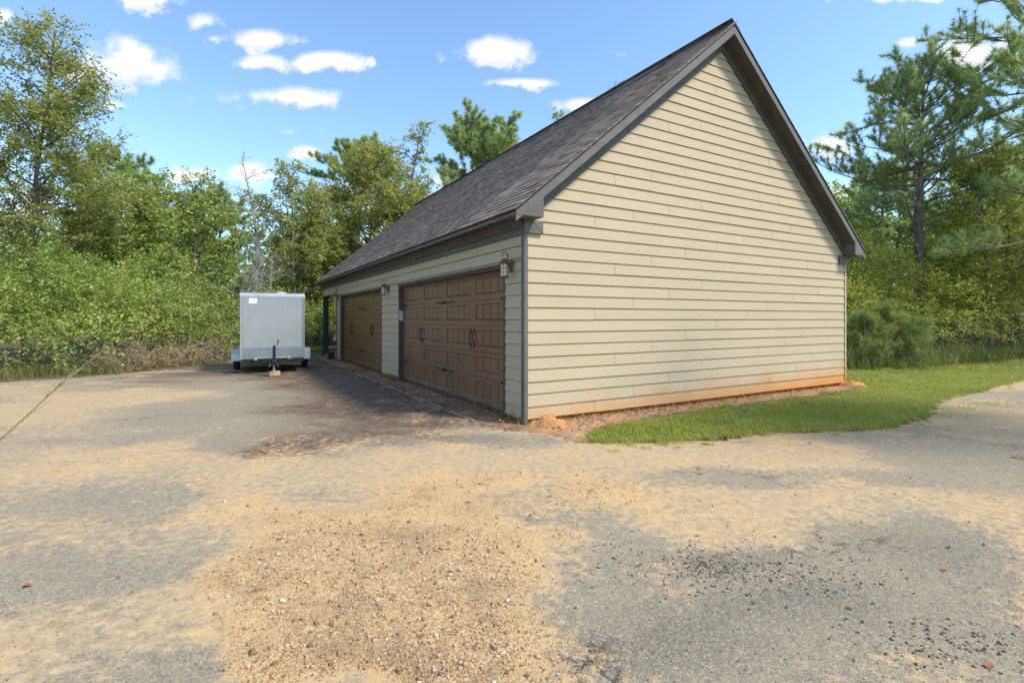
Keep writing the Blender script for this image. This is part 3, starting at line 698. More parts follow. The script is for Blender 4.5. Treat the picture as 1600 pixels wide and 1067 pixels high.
m = MB(); m.box(-.038, .033, -.034, -.0285, .012, .13); m.build('keypad_flap', mat_plain('keypad_flap', (.56, .56, .52), .45), kp, bevel=.003)
# ------------------------------------------------------------------ foliage builders
def unit(a): return a / np.maximum(np.linalg.norm(a, axis=-1, keepdims=True), 1e-9)
def leaf_quads(P, A, Nn, L, Wd):
    """folded diamond leaves: base P, axis A, normal Nn, length, width"""
    A = unit(A); Sd = unit(np.cross(A, Nn)); Nn = np.cross(Sd, A); L = L[:, None]; Wd = Wd[:, None]
    v0 = P; v1 = P + A*L*.45 + Sd*Wd*.5 + Nn*Wd*.14; v2 = P + A*L; v3 = P + A*L*.45 - Sd*Wd*.5 + Nn*Wd*.14
    V = np.stack([v0, v1, v2, v3], 1).reshape(-1, 3); F = np.arange(len(V)).reshape(-1, 4)
    return V, F
def sprays(B, Dr, Ln, n, leaf, r, droop=.25, flat=.7):
    """n leaves on each twig (base B, direction Dr, length Ln); gives leaf arrays"""
    m = len(B); Dr = unit(Dr)
    k = (np.arange(n) + .6) / n; kk = np.tile(k, m)
    B_, D_, L_ = np.repeat(B, n, 0), np.repeat(Dr, n, 0), np.repeat(Ln, n)
    up = np.tile(np.array([0, 0, 1.0]), (m*n, 1))
    s = unit(np.cross(D_, up) + r.normal(0, .15, (m*n, 3))); sg = np.tile(np.where(np.arange(n) % 2, 1.0, -1.0), m)[:, None]
    P = B_ + D_*(L_*kk)[:, None]; P[:, 2] -= droop*L_*kk**2
    P = P + r.normal(0, 1, (m*n, 3)) * (L_*.06)[:, None]
    A = D_*.5 + s*sg*.9 + r.normal(0, .35, (m*n, 3)); A[:, 2] -= .25
    Nn = up*flat + r.normal(0, .55, (m*n, 3)) + D_*.15
    ls = leaf * r.uniform(.6, 1.25, m*n)
    return P, A, Nn, ls, ls*r.uniform(.45, .65, m*n)
def tuft(P, Dr, n, ln, wd, r, spread=1.0):
    """pine needle tufts: n thin blades from each P around Dr"""
    m = len(P); D_ = np.repeat(unit(Dr), n, 0); P_ = np.repeat(P, n, 0)
    A = unit(D_*.65 + r.normal(0, .66*spread, (m*n, 3))); A[:, 2] -= .08
    Sd = unit(np.cross(A, r.normal(0, 1, (m*n, 3)))); L = (ln*r.uniform(.65, 1.1, m*n))[:, None]
    P_ = P_ + D_*r.uniform(-.06, .06, m*n)[:, None]
    V = np.stack([P_ - Sd*wd*.5, P_ + Sd*wd*.5, P_ + A*L + Sd*wd*.1], 1).reshape(-1, 3)
    return V, np.arange(len(V)).reshape(-1, 3)
class Woods:      # collects branch polylines
    def __init__(s): s.m = MB()
    def limb(s, P, r0, r1, k=5):
        n = len(P); s.m.tube(P, [r0 + (r1-r0)*i/(n-1) for i in range(n)], k, True)
def bent(p, d, L, n, r, wob=.18, lift=0.0):
    P = [Vector(p)]; d = Vector(d).normalized()
    for i in range(n):
        d = (d + Vector(r.normal(0, wob, 3)) + Vector((0, 0, lift))).normalized(); P.append(P[-1] + d*(L/n))
    return P, d
def lerp_path(P, f):
    x = f*(len(P)-1); i = min(int(x), len(P)-2); return P[i].lerp(P[i+1], x-i), (P[i+1]-P[i]).normalized()
def make_broad(name, H, base, Rad, seed, leafmat, leaf=.1, dens=1.0, nl=26, tr=.16, shape=0.6, lift=.08, bark='bark', droop=.3, clump=.35, up=(.25,.75), tbias=0.0):
    """trunk, limbs, boughs, twigs; each twig carries leaves. returns the Empty"""
    r = np.random.default_rng(seed); W_ = Woods(); T = []
    P, _ = bent((0,0,-.1), (r.normal(0,.04), r.normal(0,.04), 1), H*.97, 9, r, .05, .06)
    W_.limb(P, tr, .015, 8)
    for i in range(nl):
        f = base + (1-base)*((i + r.uniform(0, .9))/nl)**.9; p, d = lerp_path(P, min(f, .985))
        az = i*2.4 + r.normal(0, .5); g = (f-base)/(1-base)
        prof = (1 - g)**shape * (.55 + .45*min(1, g*4)); el = r.uniform(*up) + .35*g
        L = Rad*prof*r.uniform(.7, 1.15) + .35
        dv = (math.cos(az)*math.cos(el), math.sin(az)*math.cos(el), math.sin(el))
        Q, _ = bent(p, dv, L, 5, r, .13, lift*.5); W_.limb(Q, tr*.38*(1-.75*g) + .008, .006, 5)
        ns = max(3, int(L*3.2))
        for j in range(ns):
            fj = .25 + .75*(j+r.uniform(0,1))/ns; q, dq = lerp_path(Q, min(fj, .99)); l2 = (.35 + .42*L*(1.1-fj))*r.uniform(.6, 1.15)
            a = Vector(r.normal(0, 1, 3)); a.z *= .5; d2 = (dq*.65 + a.normalized()*.85).normalized()
            S2, _ = bent(q, d2, l2, 3, r, .16, lift*.6); W_.limb(S2, .012, .003, 3)
            nt = max(3, int(l2*9.5*dens + .5))
            for _k in range(nt):
                w, dw = lerp_path(S2, r.uniform(.15, .99)); T.append((*w, *(dw*.7 + Vector(r.normal(0, .7, 3))), r.uniform(.6, 1.2)*clump, g))
    T = np.array(T); n = 12
    a = sprays(T[:, :3], T[:, 3:6], T[:, 6], n, leaf, r, droop)
    V, F = leaf_quads(*a)
    tw = np.repeat(np.clip(.42 + tbias + r.normal(0, .17, len(T)) + .2*(T[:, 7]-.4), 0, 1), n*4) 
    E = empty(name); tk = W_.m.build('trunk', M[bark], E, smooth=True)
    np_mesh('crown', V, [F], M[leafmat], E, tint=np.clip(tw, 0, 1)); return E
def make_pine(name, H, base, Rad, seed, tuft_n=22, needle=.24, wd=.016, tr=.2, nwh=13, mat='needle', top_round=True, density=1.0, lean=0.0):
    r = np.random.default_rng(seed); W_ = Woods(); T = []
    P, _ = bent((0,0,-.1), (r.normal(0,.03)+lean, r.normal(0,.03), 1), H*.98, 10, r, .035, .05); W_.limb(P, tr, .03, 9)
    for i in range(nwh):
        f = base + (.985-base)*(i/(nwh-1))**.85; nb = int(r.integers(4, 8)); g = (f-base)/(1-base)
        prof = math.sin(math.pi*min(1, .22 + .78*g))**.6 if top_round else (1-g*.85)
        for b in range(nb):
            p, d = lerp_path(P, min(.99, f + r.normal(0, .008))); az = r.uniform(0, 6.28); el = r.uniform(-.15, .35) + .5*g
            L = Rad*(prof + .12)*r.uniform(.55, 1.12)
            Q, _ = bent(p, (math.cos(az)*math.cos(el), math.sin(az)*math.cos(el), math.sin(el)), L, 6, r, .13, .05); W_.limb(Q, tr*.17*(1-.6*g) + .01, .006, 5)
            ns = max(3, int(L*3.6*density))
            for j in range(ns):
                fj = .3 + .7*(j + r.uniform(0, 1))/ns; q, dq = lerp_path(Q, min(.99, fj)); l2 = (.25 + .32*L*(1.15-fj))*r.uniform(.6, 1.2)
                a = Vector(r.normal(0, 1, 3)); a.z = abs(a.z)*.5; S2, ds = bent(q, dq*.6 + a.normalized()*.8, l2, 3, r, .12, .1); W_.limb(S2, .012, .006, 3)
                T.append((*S2[-1], *(ds + Vector((0,0,.4))), g))
                for _k in range(int(3 + l2*6*density)):
                    w, dw = lerp_path(S2, r.uniform(.3, 1)); T.append((*w, *(dw*.6 + Vector(r.normal(0, .5, 3)) + Vector((0,0,.35))), g))
    T = np.array(T); V, F = tuft(T[:, :3], T[:, 3:6], tuft_n, needle, wd, r)
    t = np.repeat(np.clip(.45 + r.normal(0, .14, len(T)), 0, .82), tuft_n*3); brown = np.repeat(r.random(len(T)) < .012, tuft_n*3); t[brown] = 1
    E = empty(name); W_.m.build('trunk', M['bark_pine'], E, smooth=True); np_mesh('crown', V, [F], M[mat], E, tint=t); return E
def make_dead(name, H, seed, tr=.13, nl=26, Rad=2.2, base=.25, mat='bark_dead', fine=5):
    r = np.random.default_rng(seed); W_ = Woods(); B_ = Woods()
    P, _ = bent((0,0,-.1), (r.normal(0,.06), r.normal(0,.06), 1), H, 9, r, .09, .06); W_.limb(P, tr, .012, 7)
    for i in range(nl):
        f = base + (1-base)*(i + r.uniform(0, .9))/nl; p, d = lerp_path(P, min(f, .99)); az = r.uniform(0, 6.28); el = r.uniform(.1, .9)
        L = Rad*(1.1-f)*r.uniform(.5, 1.2) + .25; Q, _ = bent(p, (math.cos(az)*math.cos(el), math.sin(az)*math.cos(el), math.sin(el)), L, 5, r, .2, .06); B_.limb(Q, tr*.3*(1.1-f) + .008, .004, 4)
        for j in range(fine):
            q, dq = lerp_path(Q, r.uniform(.2, 1)); S2, ds = bent(q, dq*.7 + Vector(r.normal(0, .6, 3)), L*.45*r.uniform(.4, 1), 3, r, .2, .04); B_.limb(S2, .008, .003, 3)
            for _k in range(2):
                w, dw = lerp_path(S2, r.uniform(.2, 1)); S3, _ = bent(w, dw*.6 + Vector(r.normal(0, .6, 3)), L*.2, 2, r, .2); B_.limb(S3, .005, .002, 3)
    E = empty(name); W_.m.build('trunk', M[mat], E, smooth=True); B_.m.build('branches', M[mat], E); return E
def copy_tree(o):
    c = o.copy(); COL.objects.link(c)
    for ch in [q for q in bpy.data.objects if q.parent == o]:
        d = ch.copy(); COL.objects.link(d); d.parent = c
    return c
def place(o, px, Y, rz=0, sc=1.0, label=None, cat='tree', group=None, sz=None):
    p = at(px, Y); o.location = (p.x, p.y, 0); o.rotation_euler = (0, 0, rz); o.scale = (sc, sc, sz or sc)
    return tag(o, label, cat, group)
def mass(name, blobs, leafmat, leaf, per, label, cat, seed, n=10, ln=.45, stems=None, droop=.35, shell=.55, tb=0.0):
    """one leafy mass: outward leaning sprays through a set of ellipsoids (x,y,z,rx,ry,rz)"""
    r = np.random.default_rng(seed); Bs = []; Ds = []; Ts = []
    for (x, y, z, rx, ry, rz) in blobs:
        m = max(8, int(per * (rx*rz*2 + ry*rz*2 + rx*ry) / 3))
        d = unit(r.normal(0, 1, (m, 3))); d = d[(d[:, 1] < .25) | (r.random(m) < .3)]; m = len(d); d[:, 2] = np.where(d[:, 2] < -.4, -d[:, 2], d[:, 2])
        rad = (shell + (1-shell)*r.random(m))**.6; 
        rad = rad*(.85 + .3*fbm(d[:,0]*2 + x, d[:,2]*2 + d[:,1] + z, 1.3, 3, seed % 17))
        b = d*np.array([rx, ry, rz])*rad[:, None] + np.array([x, y, z])
        Bs.append(b); Ds.append(d*.8 + r.normal(0, .5, (m, 3)) + np.array([0, 0, .15])); Ts.append(np.full(m, r.normal(0, .16)) + r.normal(0, .12, m) + .1*(rad-.7))
    B = np.concatenate(Bs); D_ = np.concatenate(Ds); T = np.concatenate(Ts); ok = B[:, 2] > .05; B, D_, T = B[ok], D_[ok], T[ok]
    V, F = leaf_quads(*sprays(B, D_, ln*r.uniform(.5, 1.2, len(B)), n, leaf, r, droop))
    o = np_mesh(name, V, [F], M[leafmat], tint=np.clip(.45 + tb + np.repeat(T, n*4), 0, 1)); o.name = name
    return tag(o, label, cat, kind='stuff')
def blades(name, X, Y, hgt, wd, mat, label, cat, seed, lean=.35, seg=2, tint=.5, z0=-.004, tsd=.2):
    r = np.random.default_rng(seed); n = len(X); az = r.uniform(0, 6.28, n); la = r.uniform(0, 6.28, n); h = hgt*r.uniform(.5, 1.25, n) if np.isscalar(hgt) else hgt
    s = np.stack([np.cos(az), np.sin(az), np.zeros(n)], -1)*(wd*r.uniform(.7, 1.2, n))[:, None]*.5; l = np.stack([np.cos(la), np.sin(la), np.zeros(n)], -1)*(h*lean*r.uniform(.2, 1.6, n))[:, None]
    b = np.stack([X, Y, np.full(n, z0)], -1); up = np.zeros((n, 3)); up[:, 2] = h
    mid = b + up*.6 + l*.35; tip = b + up*.97 + l*1.15
    V = np.stack([b - s, b + s, mid + s*.8, mid - s*.8, tip], 1).reshape(-1, 3); i = np.arange(n)*5
    F4 = np.stack([i, i+1, i+2, i+3], -1); F3 = np.stack([i+3, i+2, i+4], -1)
    t = np.clip((tint if np.isscalar(tint) else tint) + r.normal(0, tsd, n), 0, 1)
    o = np_mesh(name, V, [F4, F3], M[mat], tint=np.repeat(t, 5)); return tag(o, label, cat, kind='stuff')
def scatter(poly, n, seed):
    r = np.random.default_rng(seed); p = np.array(poly); lo, hi = p.min(0), p.max(0); out = []
    while sum(map(len, out)) < n:
        q = r.uniform(lo, hi, (n*2, 2)); out.append(q[in_poly(q[:, 0], q[:, 1], poly)])
    q = np.concatenate(out)[:n]; return q[:, 0], q[:, 1]

# ------------------------------------------------------------------ lawn grass
lr = np.random.default_rng(3)
gx, gy = scatter(LAWN_FRONT + [(14.2, 13.6), (9.2, 13.6), (9.0, 11.5), gw(8.3, -.3), gw(5.5, -.42), gw(3, -.42), gw(1.6, -.45), gnd(925, 672)], 105000, 7)
jx, jy = gx + (fbm(gx, gy, 1.8, 4, 31)-.5)*.25, gy + (fbm(gx, gy, 1.8, 4, 37)-.5)*.25
gu = (gx-gar[0])*math.cos(GA) + (gy-gar[1])*math.sin(GA); gt = -(gx-gar[0])*math.sin(GA) + (gy-gar[1])*math.cos(GA)
bare = fbm(gx, gy, 1.6, 4, 50); keep = (bare > .34 + .30*sstep(-1.0, -.35, gt)*(gu < 8.3) + lr.normal(0, .05, len(gx))) 
gx, gy, bare = gx[keep], gy[keep], bare[keep]
blades('grass', gx, gy, .048*lr.uniform(.5, 1.3, len(gx))*(.75 + .5*fbm(gx, gy, 1.1, 3, 60)), .0075, 'grass', 'mown green lawn grass beside the garage gable', 'grass', 4, 1.0, tint=np.clip(.25 + .8*fbm(gx, gy, .9, 4, 70), 0, 1))
gx, gy = scatter([(9.0, 11.5), (9.2, 13.6), (14.2, 13.6), (20, 17.5), (22, 21), (9.2, 19), gw(8.3, -.3)], 30000, 8)
blades('grass', gx, gy, .10, .014, 'grass', 'rougher yellowish grass behind the lawn in front of the woods', 'grass', 5, .8, tint=.72)
# ragged tufts growing over the lawn's front edge
ex, ey = [], []
for (a, b) in zip(LAWN_FRONT[:-1], LAWN_FRONT[1:]):
    n = int(260*math.dist(a, b)); f = lr.random(n); ex += list(a[0] + (b[0]-a[0])*f + lr.normal(0, .06, n)); ey += list(a[1] + (b[1]-a[1])*f + lr.normal(-.02, .05, n))
blades('grass_edge', np.array(ex), np.array(ey), .055, .007, 'grass', 'ragged grass edge creeping over the sandy driveway', 'grass', 6, .9, tint=.5, z0=.004)

tx_, ty_ = [], []
for i in range(90):
    k_ = int(lr.integers(0, len(LAWN_FRONT)-1)); a, b = LAWN_FRONT[k_], LAWN_FRONT[k_+1]; f = lr.random(); d = abs(lr.normal(0, .16)); n = int(lr.integers(6, 30))
    tx_ += list(a[0] + (b[0]-a[0])*f + lr.normal(0, .035, n)); ty_ += list(a[1] + (b[1]-a[1])*f - d + lr.normal(0, .02, n))
for (px, py, n) in [(1500, 640, 260), (1545, 632, 200), (1470, 650, 140), (1338, 821, 9)]:
    q = gnd(px, py); tx_ += list(q[0] + lr.normal(0, .32 if n > 100 else .05, n)); ty_ += list(q[1] + lr.normal(0, .14 if n > 100 else .02, n))
blades('stray_grass', np.array(tx_), np.array(ty_), .04, .007, 'grass', 'stray grass tufts sprouting in the sand along the lawn edge', 'grass', 9, 1.0, tint=.7, z0=.006)
# ------------------------------------------------------------------ left woods
def front(px):      # the foot of the thicket, metres ahead
    return float(np.interp(px, [-500, -250, 0, 200, 370, 470, 540, 640], [11.0, 11.2, 12.0, 13.6, 17.0, 21, 24, 27]))
hedge = []; hr = np.random.default_rng(21)
def crest(px): return float(np.interp(px, [-500, -100, 0, 90, 170, 240, 310, 380, 470, 540, 640], [355, 362, 385, 392, 372, 400, 425, 440, 440, 430, 420]))
for row, (dy, cut) in enumerate([(.5, .45), (1.5, .75), (2.7, .95), (4.2, 1.0)]):
    for px in np.arange(-480, 640, 40 - row*3):
        if row == 0 and hr.random() < (.6 if px < 120 else .32): continue
        px = px + hr.uniform(-14, 14); Y = front(px) + dy + hr.uniform(-.3, .5); top = CAM_H + (HORIZON - crest(px) + hr.uniform(-42, 26))/F_PX*(front(px) + 2.5)
        h = top*cut*hr.uniform(.8, 1.12); p = at(px, Y); rx = hr.uniform(.8, 1.35)
        hedge.append((p.x, p.y, h*.5, rx, rx*.9, h*.52))
mass('undergrowth', hedge, 'leaf_bush', .085, 88, 'tangled green thicket filling the edge of the woods left of the trailer', 'undergrowth', 31, n=11, ln=.5)
low = []
for px in np.arange(-300, 560, 26):
    if hr.random() < .75: p = at(px + hr.uniform(-10, 10), front(px) + hr.uniform(-.1, .35)); h = hr.uniform(.3, .8); low.append((p.x, p.y, h*.45, hr.uniform(.3, .6), .35, h*.5))
mass('weeds', low, 'leaf_yellow', .05, 90, 'low leafy weeds along the foot of the left thicket', 'weeds', 32, n=9, ln=.3, tb=-.05)
# dry brambles arching at the foot of the thicket
br = Woods(); b2 = np.random.default_rng(41)
for i in range(620):
    px = b2.choice([b2.normal(235, 42), b2.normal(335, 28), b2.uniform(-150, 520)], p=[.45, .38, .17]); Y = front(px) + b2.uniform(-.25, .8); p = at(px, Y)
    P, _ = bent((p.x, p.y, 0), (b2.normal(0, .5), b2.normal(-.25, .4), 1), b2.uniform(.4, 1.3), 6, b2, .25, -.06); 
    P = [Vector((q.x, q.y, max(q.z, .01))) for q in P]; br.limb(P, .010, .004, 3)
bo = br.m.build('dry_brambles', M['dry'])
bo.data.attributes.new('tint', 'FLOAT', 'POINT').data.foreach_set('value', np.repeat(b2.uniform(.2, .95, 620), 21).astype(np.float32))
tag(bo, 'dry brown bramble stems tangled at the foot of the thicket', 'brambles', kind='stuff')
n = 5200; pxs = b2.uniform(-420, 540, n); Ys = np.array([front(p) for p in pxs]) + b2.normal(.0, .28, n)
blades('tall_weeds', (pxs-800)/F_PX*Ys, Ys, np.where(pxs < 190, .30, .15)*b2.uniform(.3, 1.3, n), .014, 'weed', 'fringe of tall grass along the left edge of the drive', 'weeds', 42, .5, tint=np.where(pxs < 170, .6, .72))

# individual trees on the left
place(make_broad('sweetgum_tree', 11.5, .2, 4.1, 101, 'leaf_gum', .11, 1.5, 52, .13, .7, .05, tbias=.12, clump=.6, up=(.1,.55)), 40, 17.0, .4, label='tall slender olive green tree at the far left reaching highest above the thicket')
place(make_pine('pine_tree', 9.8, .48, 2.6, 102, 26, .27, .026, .15, 9), 188, 25, 1.0, label='round topped pine standing above the thicket right of the tall slender tree')
spn = make_pine('pine_tree', 6.6, .12, 1.9, 103, 20, .26, .024, .10, 12, 'needle', False)
place(spn, 252, 23, .3, 1.05, 'narrow young pine left of the grey bare brush', group='slim young pines')
place(make_broad('leafy_tree', 7.0, .15, 2.6, 104, 'leaf_bush', .13, 1.2, 26, .09, .6, clump=.6, tbias=.1), 150, 20, 0, label='leafy green tree under the round topped pine in the left woods')
place(make_pine('pine_tree', 9.6, .35, 3.0, 105, 20, .30, .034, .17, 11), 335, 33, 0, label='broad dark pine behind the grey bare brush')
place(make_broad('leafy_tree', 8.4, .2, 3.0, 106, 'leaf_far', .18, 1.1, 26, .12, .55, clump=.7, tbias=.1), 262, 31, 2, label='rounded leafy tree behind the narrow young pine')
place(make_dead('dead_tree', 8.9, 107, .15, 26, 2.6, .3), 392, 22.5, .5, label='bare grey dead tree rising above the trailer')
place(make_dead('bare_shrub', 4.6, 108, .07, 30, 2.3, .12, fine=9), 335, 19.5, 0, label='bare grey twiggy brush left of the trailer', cat='shrub')
place(make_dead('bare_shrub', 4.2, 109, .06, 22, 1.8, .15, fine=8), 425, 22, 0, 1.0, 'bare grey twiggy brush behind the trailer', 'shrub')
gum = make_broad('leafy_tree', 10.6, .12, 4.6, 110, 'leaf_gum', .15, 1.15, 52, .15, .5, clump=.7, tbias=.16, up=(.1,.6))
place(gum, 560, 27, .2, 1.0, 'big spreading yellow green tree left of the garage roof')
place(make_broad('leafy_tree', 12.9, .25, 2.6, 111, 'leaf_gum', .14, .75, 34, .17, .8, clump=.45, tbias=.02), 618, 29, 1.2, label='thin tall tree with a sparse pointed top beside the roof end')
place(make_broad('leafy_tree', 8.6, .15, 3.0, 112, 'leaf_gum', .14, 1.1, 30, .11, .55, clump=.6, tbias=.1, up=(.1,.6)), 465, 24, 2.2, label='olive leafy tree right behind the trailer')
place(make_pine('pine_tree', 15.6, .66, 3.6, 113, 22, .34, .044, .24, 8), 545, 41, 0, label='pine crown peeping over the big yellow green tree')
place(make_pine('pine_tree', 15.6, .5, 4.7, 114, 13, .38, .055, .28, 12), 768, 38, .7, label='large round pine crown standing above the garage roof')
place(make_dead('bare_tree', 14.6, 115, .15, 30, 2.4, .55, 'bark', 7), 905, 30, 1.0, label='small bare twigs showing over the garage ridge')
place(make_broad('leafy_tree', 15.4, .4, 2.2, 116, 'leaf_gum', .12, .5, 20, .14, .6), 870, 33, 1.9, label='sparse leafy treetop just over the garage ridge')
place(make_dead('bare_tree', 12.0, 117, .16, 40, 3.2, .45, 'bark', 8), 1240, 24, 1.0, label='bare branching treetop beyond the right roof slope')
place(make_broad('leafy_tree', 8.6, .12, 3.2, 118, 'leaf_bush', .17, 1.0, 28, .11, .5, clump=.7, tbias=.12, up=(.1, .6)), 300, 26, 1, label='bright leafy tree left of the bare grey dead tree')
place(make_broad('leafy_tree', 7.6, .1, 3.0, 119, 'leaf_bush', .16, 1.0, 26, .10, .5, clump=.7, tbias=.08, up=(.1, .6)), 215, 22, 2, label='green leafy tree between the round topped pine and the narrow young pine')
place(make_broad('leafy_tree', 9.4, .12, 3.6, 120, 'leaf_gum', .18, .95, 30, .12, .5, clump=.7, tbias=.15, up=(.1, .6)), 500, 31, 4, label='pale green leafy tree between the dead tree and the big spreading tree')
# the wood behind, which reads as one mass
far = []; fr = np.random.default_rng(51)
for px in np.arange(-700, 760, 34):
    for Y, c in ((30, 400), (38, 365), (48, 345)):
        q = px + fr.uniform(-15, 15); c_ = c + (25 if 150 < q < 480 else 0) + fr.uniform(-25, 25); h = CAM_H + (HORIZON - c_)/F_PX*Y; p = at(q, Y + fr.uniform(-2, 2)); rx = fr.uniform(1.4, 2.4)*Y/38
        far.append((p.x, p.y, h*.5, rx, rx, h*.5))
for px in np.arange(-700, 760, 22):
    Y = fr.uniform(26, 30); p = at(px, Y); far.append((p.x, p.y, 1.7, 1.3, 1.0, 2.1))
mass('far_woods', far, 'leaf_far', .36, 8, 'green woods standing behind the trailer and left thicket', 'woods', 52, n=9, ln=1.0, tb=-.02)

# ------------------------------------------------------------------ right woods
rf = lambda px: float(np.interp(px, [1250, 1320, 1450, 1600, 1900], [14.4, 14.4, 15.0, 17.5, 21]))
rb = []; rr = np.random.default_rng(61)
rcrest = lambda px: float(np.interp(px, [1250, 1330, 1370, 1430, 1500, 1600, 1800], [330, 335, 355, 350, 300, 285, 280]))
for row, (dy, cut) in enumerate([(.9, .34), (1.9, .62), (3.2, .85), (5.0, 1.0), (7.5, 1.1)]):
    for px in np.arange(1235, 1900, 46 - 3*row):
        q = px + rr.uniform(-16, 16); Y = rf(q) + dy + rr.uniform(-.3, .5); top = CAM_H + (HORIZON - rcrest(q) + rr.uniform(-30, 10))/F_PX*(rf(q) + 3.5)
        h = top*cut*rr.uniform(.8, 1.1); p = at(q, Y); rx = rr.uniform(.8, 1.4); rb.append((p.x, p.y, h*.54, rx, rx*.9, h*.48))
mass('undergrowth', rb, 'leaf_yellow', .09, 70, 'yellowing leafy thicket at the edge of the woods right of the garage', 'undergrowth', 62, n=11, ln=.55)
place(make_pine('pine_tree', 11.0, .47, 3.6, 201, 17, .22, .020, .22, 13), 1437, 19, 2.2, label='tall pine with a bare dark trunk right of the garage')
place(make_pine('pine_tree', 17.5, .24, 5.6, 202, 18, .24, .02, .26, 15, top_round=False, density=.95), 1648, 16.6, .9, label='near pine whose boughs reach in at the upper right corner')
place(make_pine('pine_tree', 9.5, .3, 3.4, 203, 18, .28, .028, .16, 12), 1590, 24, .4, label='pine standing behind the near boughs on the right')
place(make_broad('leafy_tree', 7.4, .15, 2.8, 204, 'leaf_yellow', .10, 1.2, 30, .10, .5, clump=.45, tbias=.08), 1550, 18.2, 1.0, label='yellowing maple like tree in front of the right woods')
place(make_broad('leafy_tree', 6.4, .2, 2.0, 205, 'leaf_yellow', .10, 1.2, 24, .09, .5, clump=.45, tbias=.18), 1335, 21, 1.0, label='bright yellow leafy tree behind the right eave of the garage')
place(make_broad('leafy_tree', 8.2, .2, 2.4, 206, 'leaf_yellow', .11, 1.0, 26, .1, .5, clump=.45), 1585, 19, 2.0, label='yellow green tree at the right edge under the pine boughs')
place(make_pine('pine_tree', 9.4, .3, 3.0, 207, 18, .28, .030, .15, 11), 1370, 27, .4, label='pine behind the tall bare trunked pine on the right')
for i, (px, Y, h, lb) in enumerate([(1350, 14.2, 1.45, 'young pine seedling growing nearest the garage corner'), (1394, 14.5, 1.7, 'bushiest young pine between two smaller seedlings'), (1430, 14.4, 1.3, 'young pine seedling rightmost of the three by the lawn')]):
    place(make_pine('young_pine', h,   .06, .72, 210+i, 11, .25, .0075, .02, 7, 'needle_young', False, .95), px, Y, i, 1, lb, 'young pine', 'young pines behind the lawn')
far = []
for px in np.arange(1230, 2000, 40):
    for Y, c in ((27, 345), (36, 330), (46, 315)):
        q = px + fr.uniform(-15, 15); h = CAM_H + (HORIZON - c + fr.uniform(-30, 30))/F_PX*Y; p = at(q, Y); rx = fr.uniform(1.4, 2.4)*Y/38; far.append((p.x, p.y, h*.5, rx, rx, h*.5))
for px in np.arange(1230, 2000, 24):
    Y = fr.uniform(23, 26); p = at(px, Y); far.append((p.x, p.y, 1.6, 1.1, .9, 2.0))
mass('far_woods', far, 'leaf_far', .36, 9.5, 'green woods standing behind the lawn on the right', 'woods', 53, n=9, ln=1.0, tb=-.02)
n = 7000; pxs = rr.uniform(1310, 1800, n); Ys = np.array([rf(p) for p in pxs]) + rr.normal(-.1, .45, n)
blades('tall_weeds', (pxs-800)/F_PX*Ys, Ys, np.where(rr.random(n) < .12, 1.0, .42)*rr.uniform(.4, 1.2, n), .016, 'weed', 'tall weedy grass between the lawn and the right woods', 'weeds', 63, .45, tint=.42)
# more of the same wood right of the frame; its shade dapples the drive
place(copy_tree(bpy.data.objects['pine_tree.003'] if 'pine_tree.003' in bpy.data.objects else gum), 800, 1, 0, .62)
o_ = [o for o in bpy.data.objects if o.type == 'EMPTY' and o.name.startswith('pine_tree')][-1]; o_.location = (10.6, 4.2, 0)
tag(o_, 'pine standing just outside the right edge beside the drive', 'tree')
# ------------------------------------------------------------------ trailer
TA = R(27); tx, ty = -6.215, 13.14
T = empty('cargo_trailer', (tx, ty, 0), TA)        # local x across, y back along the body; front face at y=0
tag(T, 'small silver enclosed cargo trailer parked nose towards us', 'trailer')
def mat_alu(name, col, rough, diamond=False):
    k = NT(name); c = k.coord('Object'); n = k.noise(k.coord('Object', (9, 9, .8)), 3, 5, .6); b = k.noise(c, 1.7, 4)
    base = k.mix(k.rng(n, .3, .7), tuple(v*.88 for v in col), col); base = k.mix(k.math('MULTIPLY', k.rng(b, .5, .75), .3), base, (.42, .45, .45))
    k.set(Base_Color=base, Roughness=k.rng(b, .3, .7, rough-.08, rough+.1), Metallic=.45)
    if diamond:
        a = k.n('ShaderNodeTexChecker'); k.l(k.coord('Object', (1,1,1), (0, R(45), 0)), a.inputs[0]); a.inputs['Scale'].default_value = 55
        k.set(Normal=k.bump(a.outputs[1], .5, .003))
    else: k.set(Normal=k.bump(k.noise(c, .9, 2), .35, .06))
    return k.m
skin = mat_alu('trailer_skin', (.37, .385, .378), .40); bright = mat_alu('polished_aluminium', (.40, .41, .405), .3); plate = mat_alu('diamond_plate', (.24, .28, .295), .34, True)
blk = mat_plain('black_frame_steel', (.018, .018, .02), .5, .2); rub = mat_plain('tyre_rubber', (.02, .02, .02), .85)
hw, zb, zt, LB = .755, .365, 2.07, 2.45
m = MB(); A = [(0, zb), (0, zt-.10), (.02, zt-.05), (.06, zt-.015), (.12, zt), (LB, zt), (LB, zb)]
m.prism([(-hw, p, z) for p, z in A], [(hw, p, z) for p, z in A]); m.build('body', skin, T, bevel=.012)
m = MB(); m.box(-hw+.06, -.004, -.008, -.001, zb+.30, zt-.115); m.build('front_panel', skin, T)
m = MB(); m.box(.004, hw-.06, -.008, -.001, zb+.30, zt-.115); m.build('front_panel', skin, T)
m = MB(); m.box(-.012, .012, -.011, -.0085, zb+.3, zt-.115); m.build('panel_seam', bright, T)
m = MB(); m.box(-hw+.045, hw-.045, -.014, -.002, zb+.015, zb+.298); m.build('stone_guard', plate, T)
for s_ in (-1, 1):
    x0, x1 = sorted((s_*(hw-.055), s_*(hw+.008))); m = MB(); m.box(x0, x1, -.012, .07, zb, zt-.1); m.build('corner_trim', plate if s_ > 0 else bright, T, bevel=.008)
    for i in range(22): pass
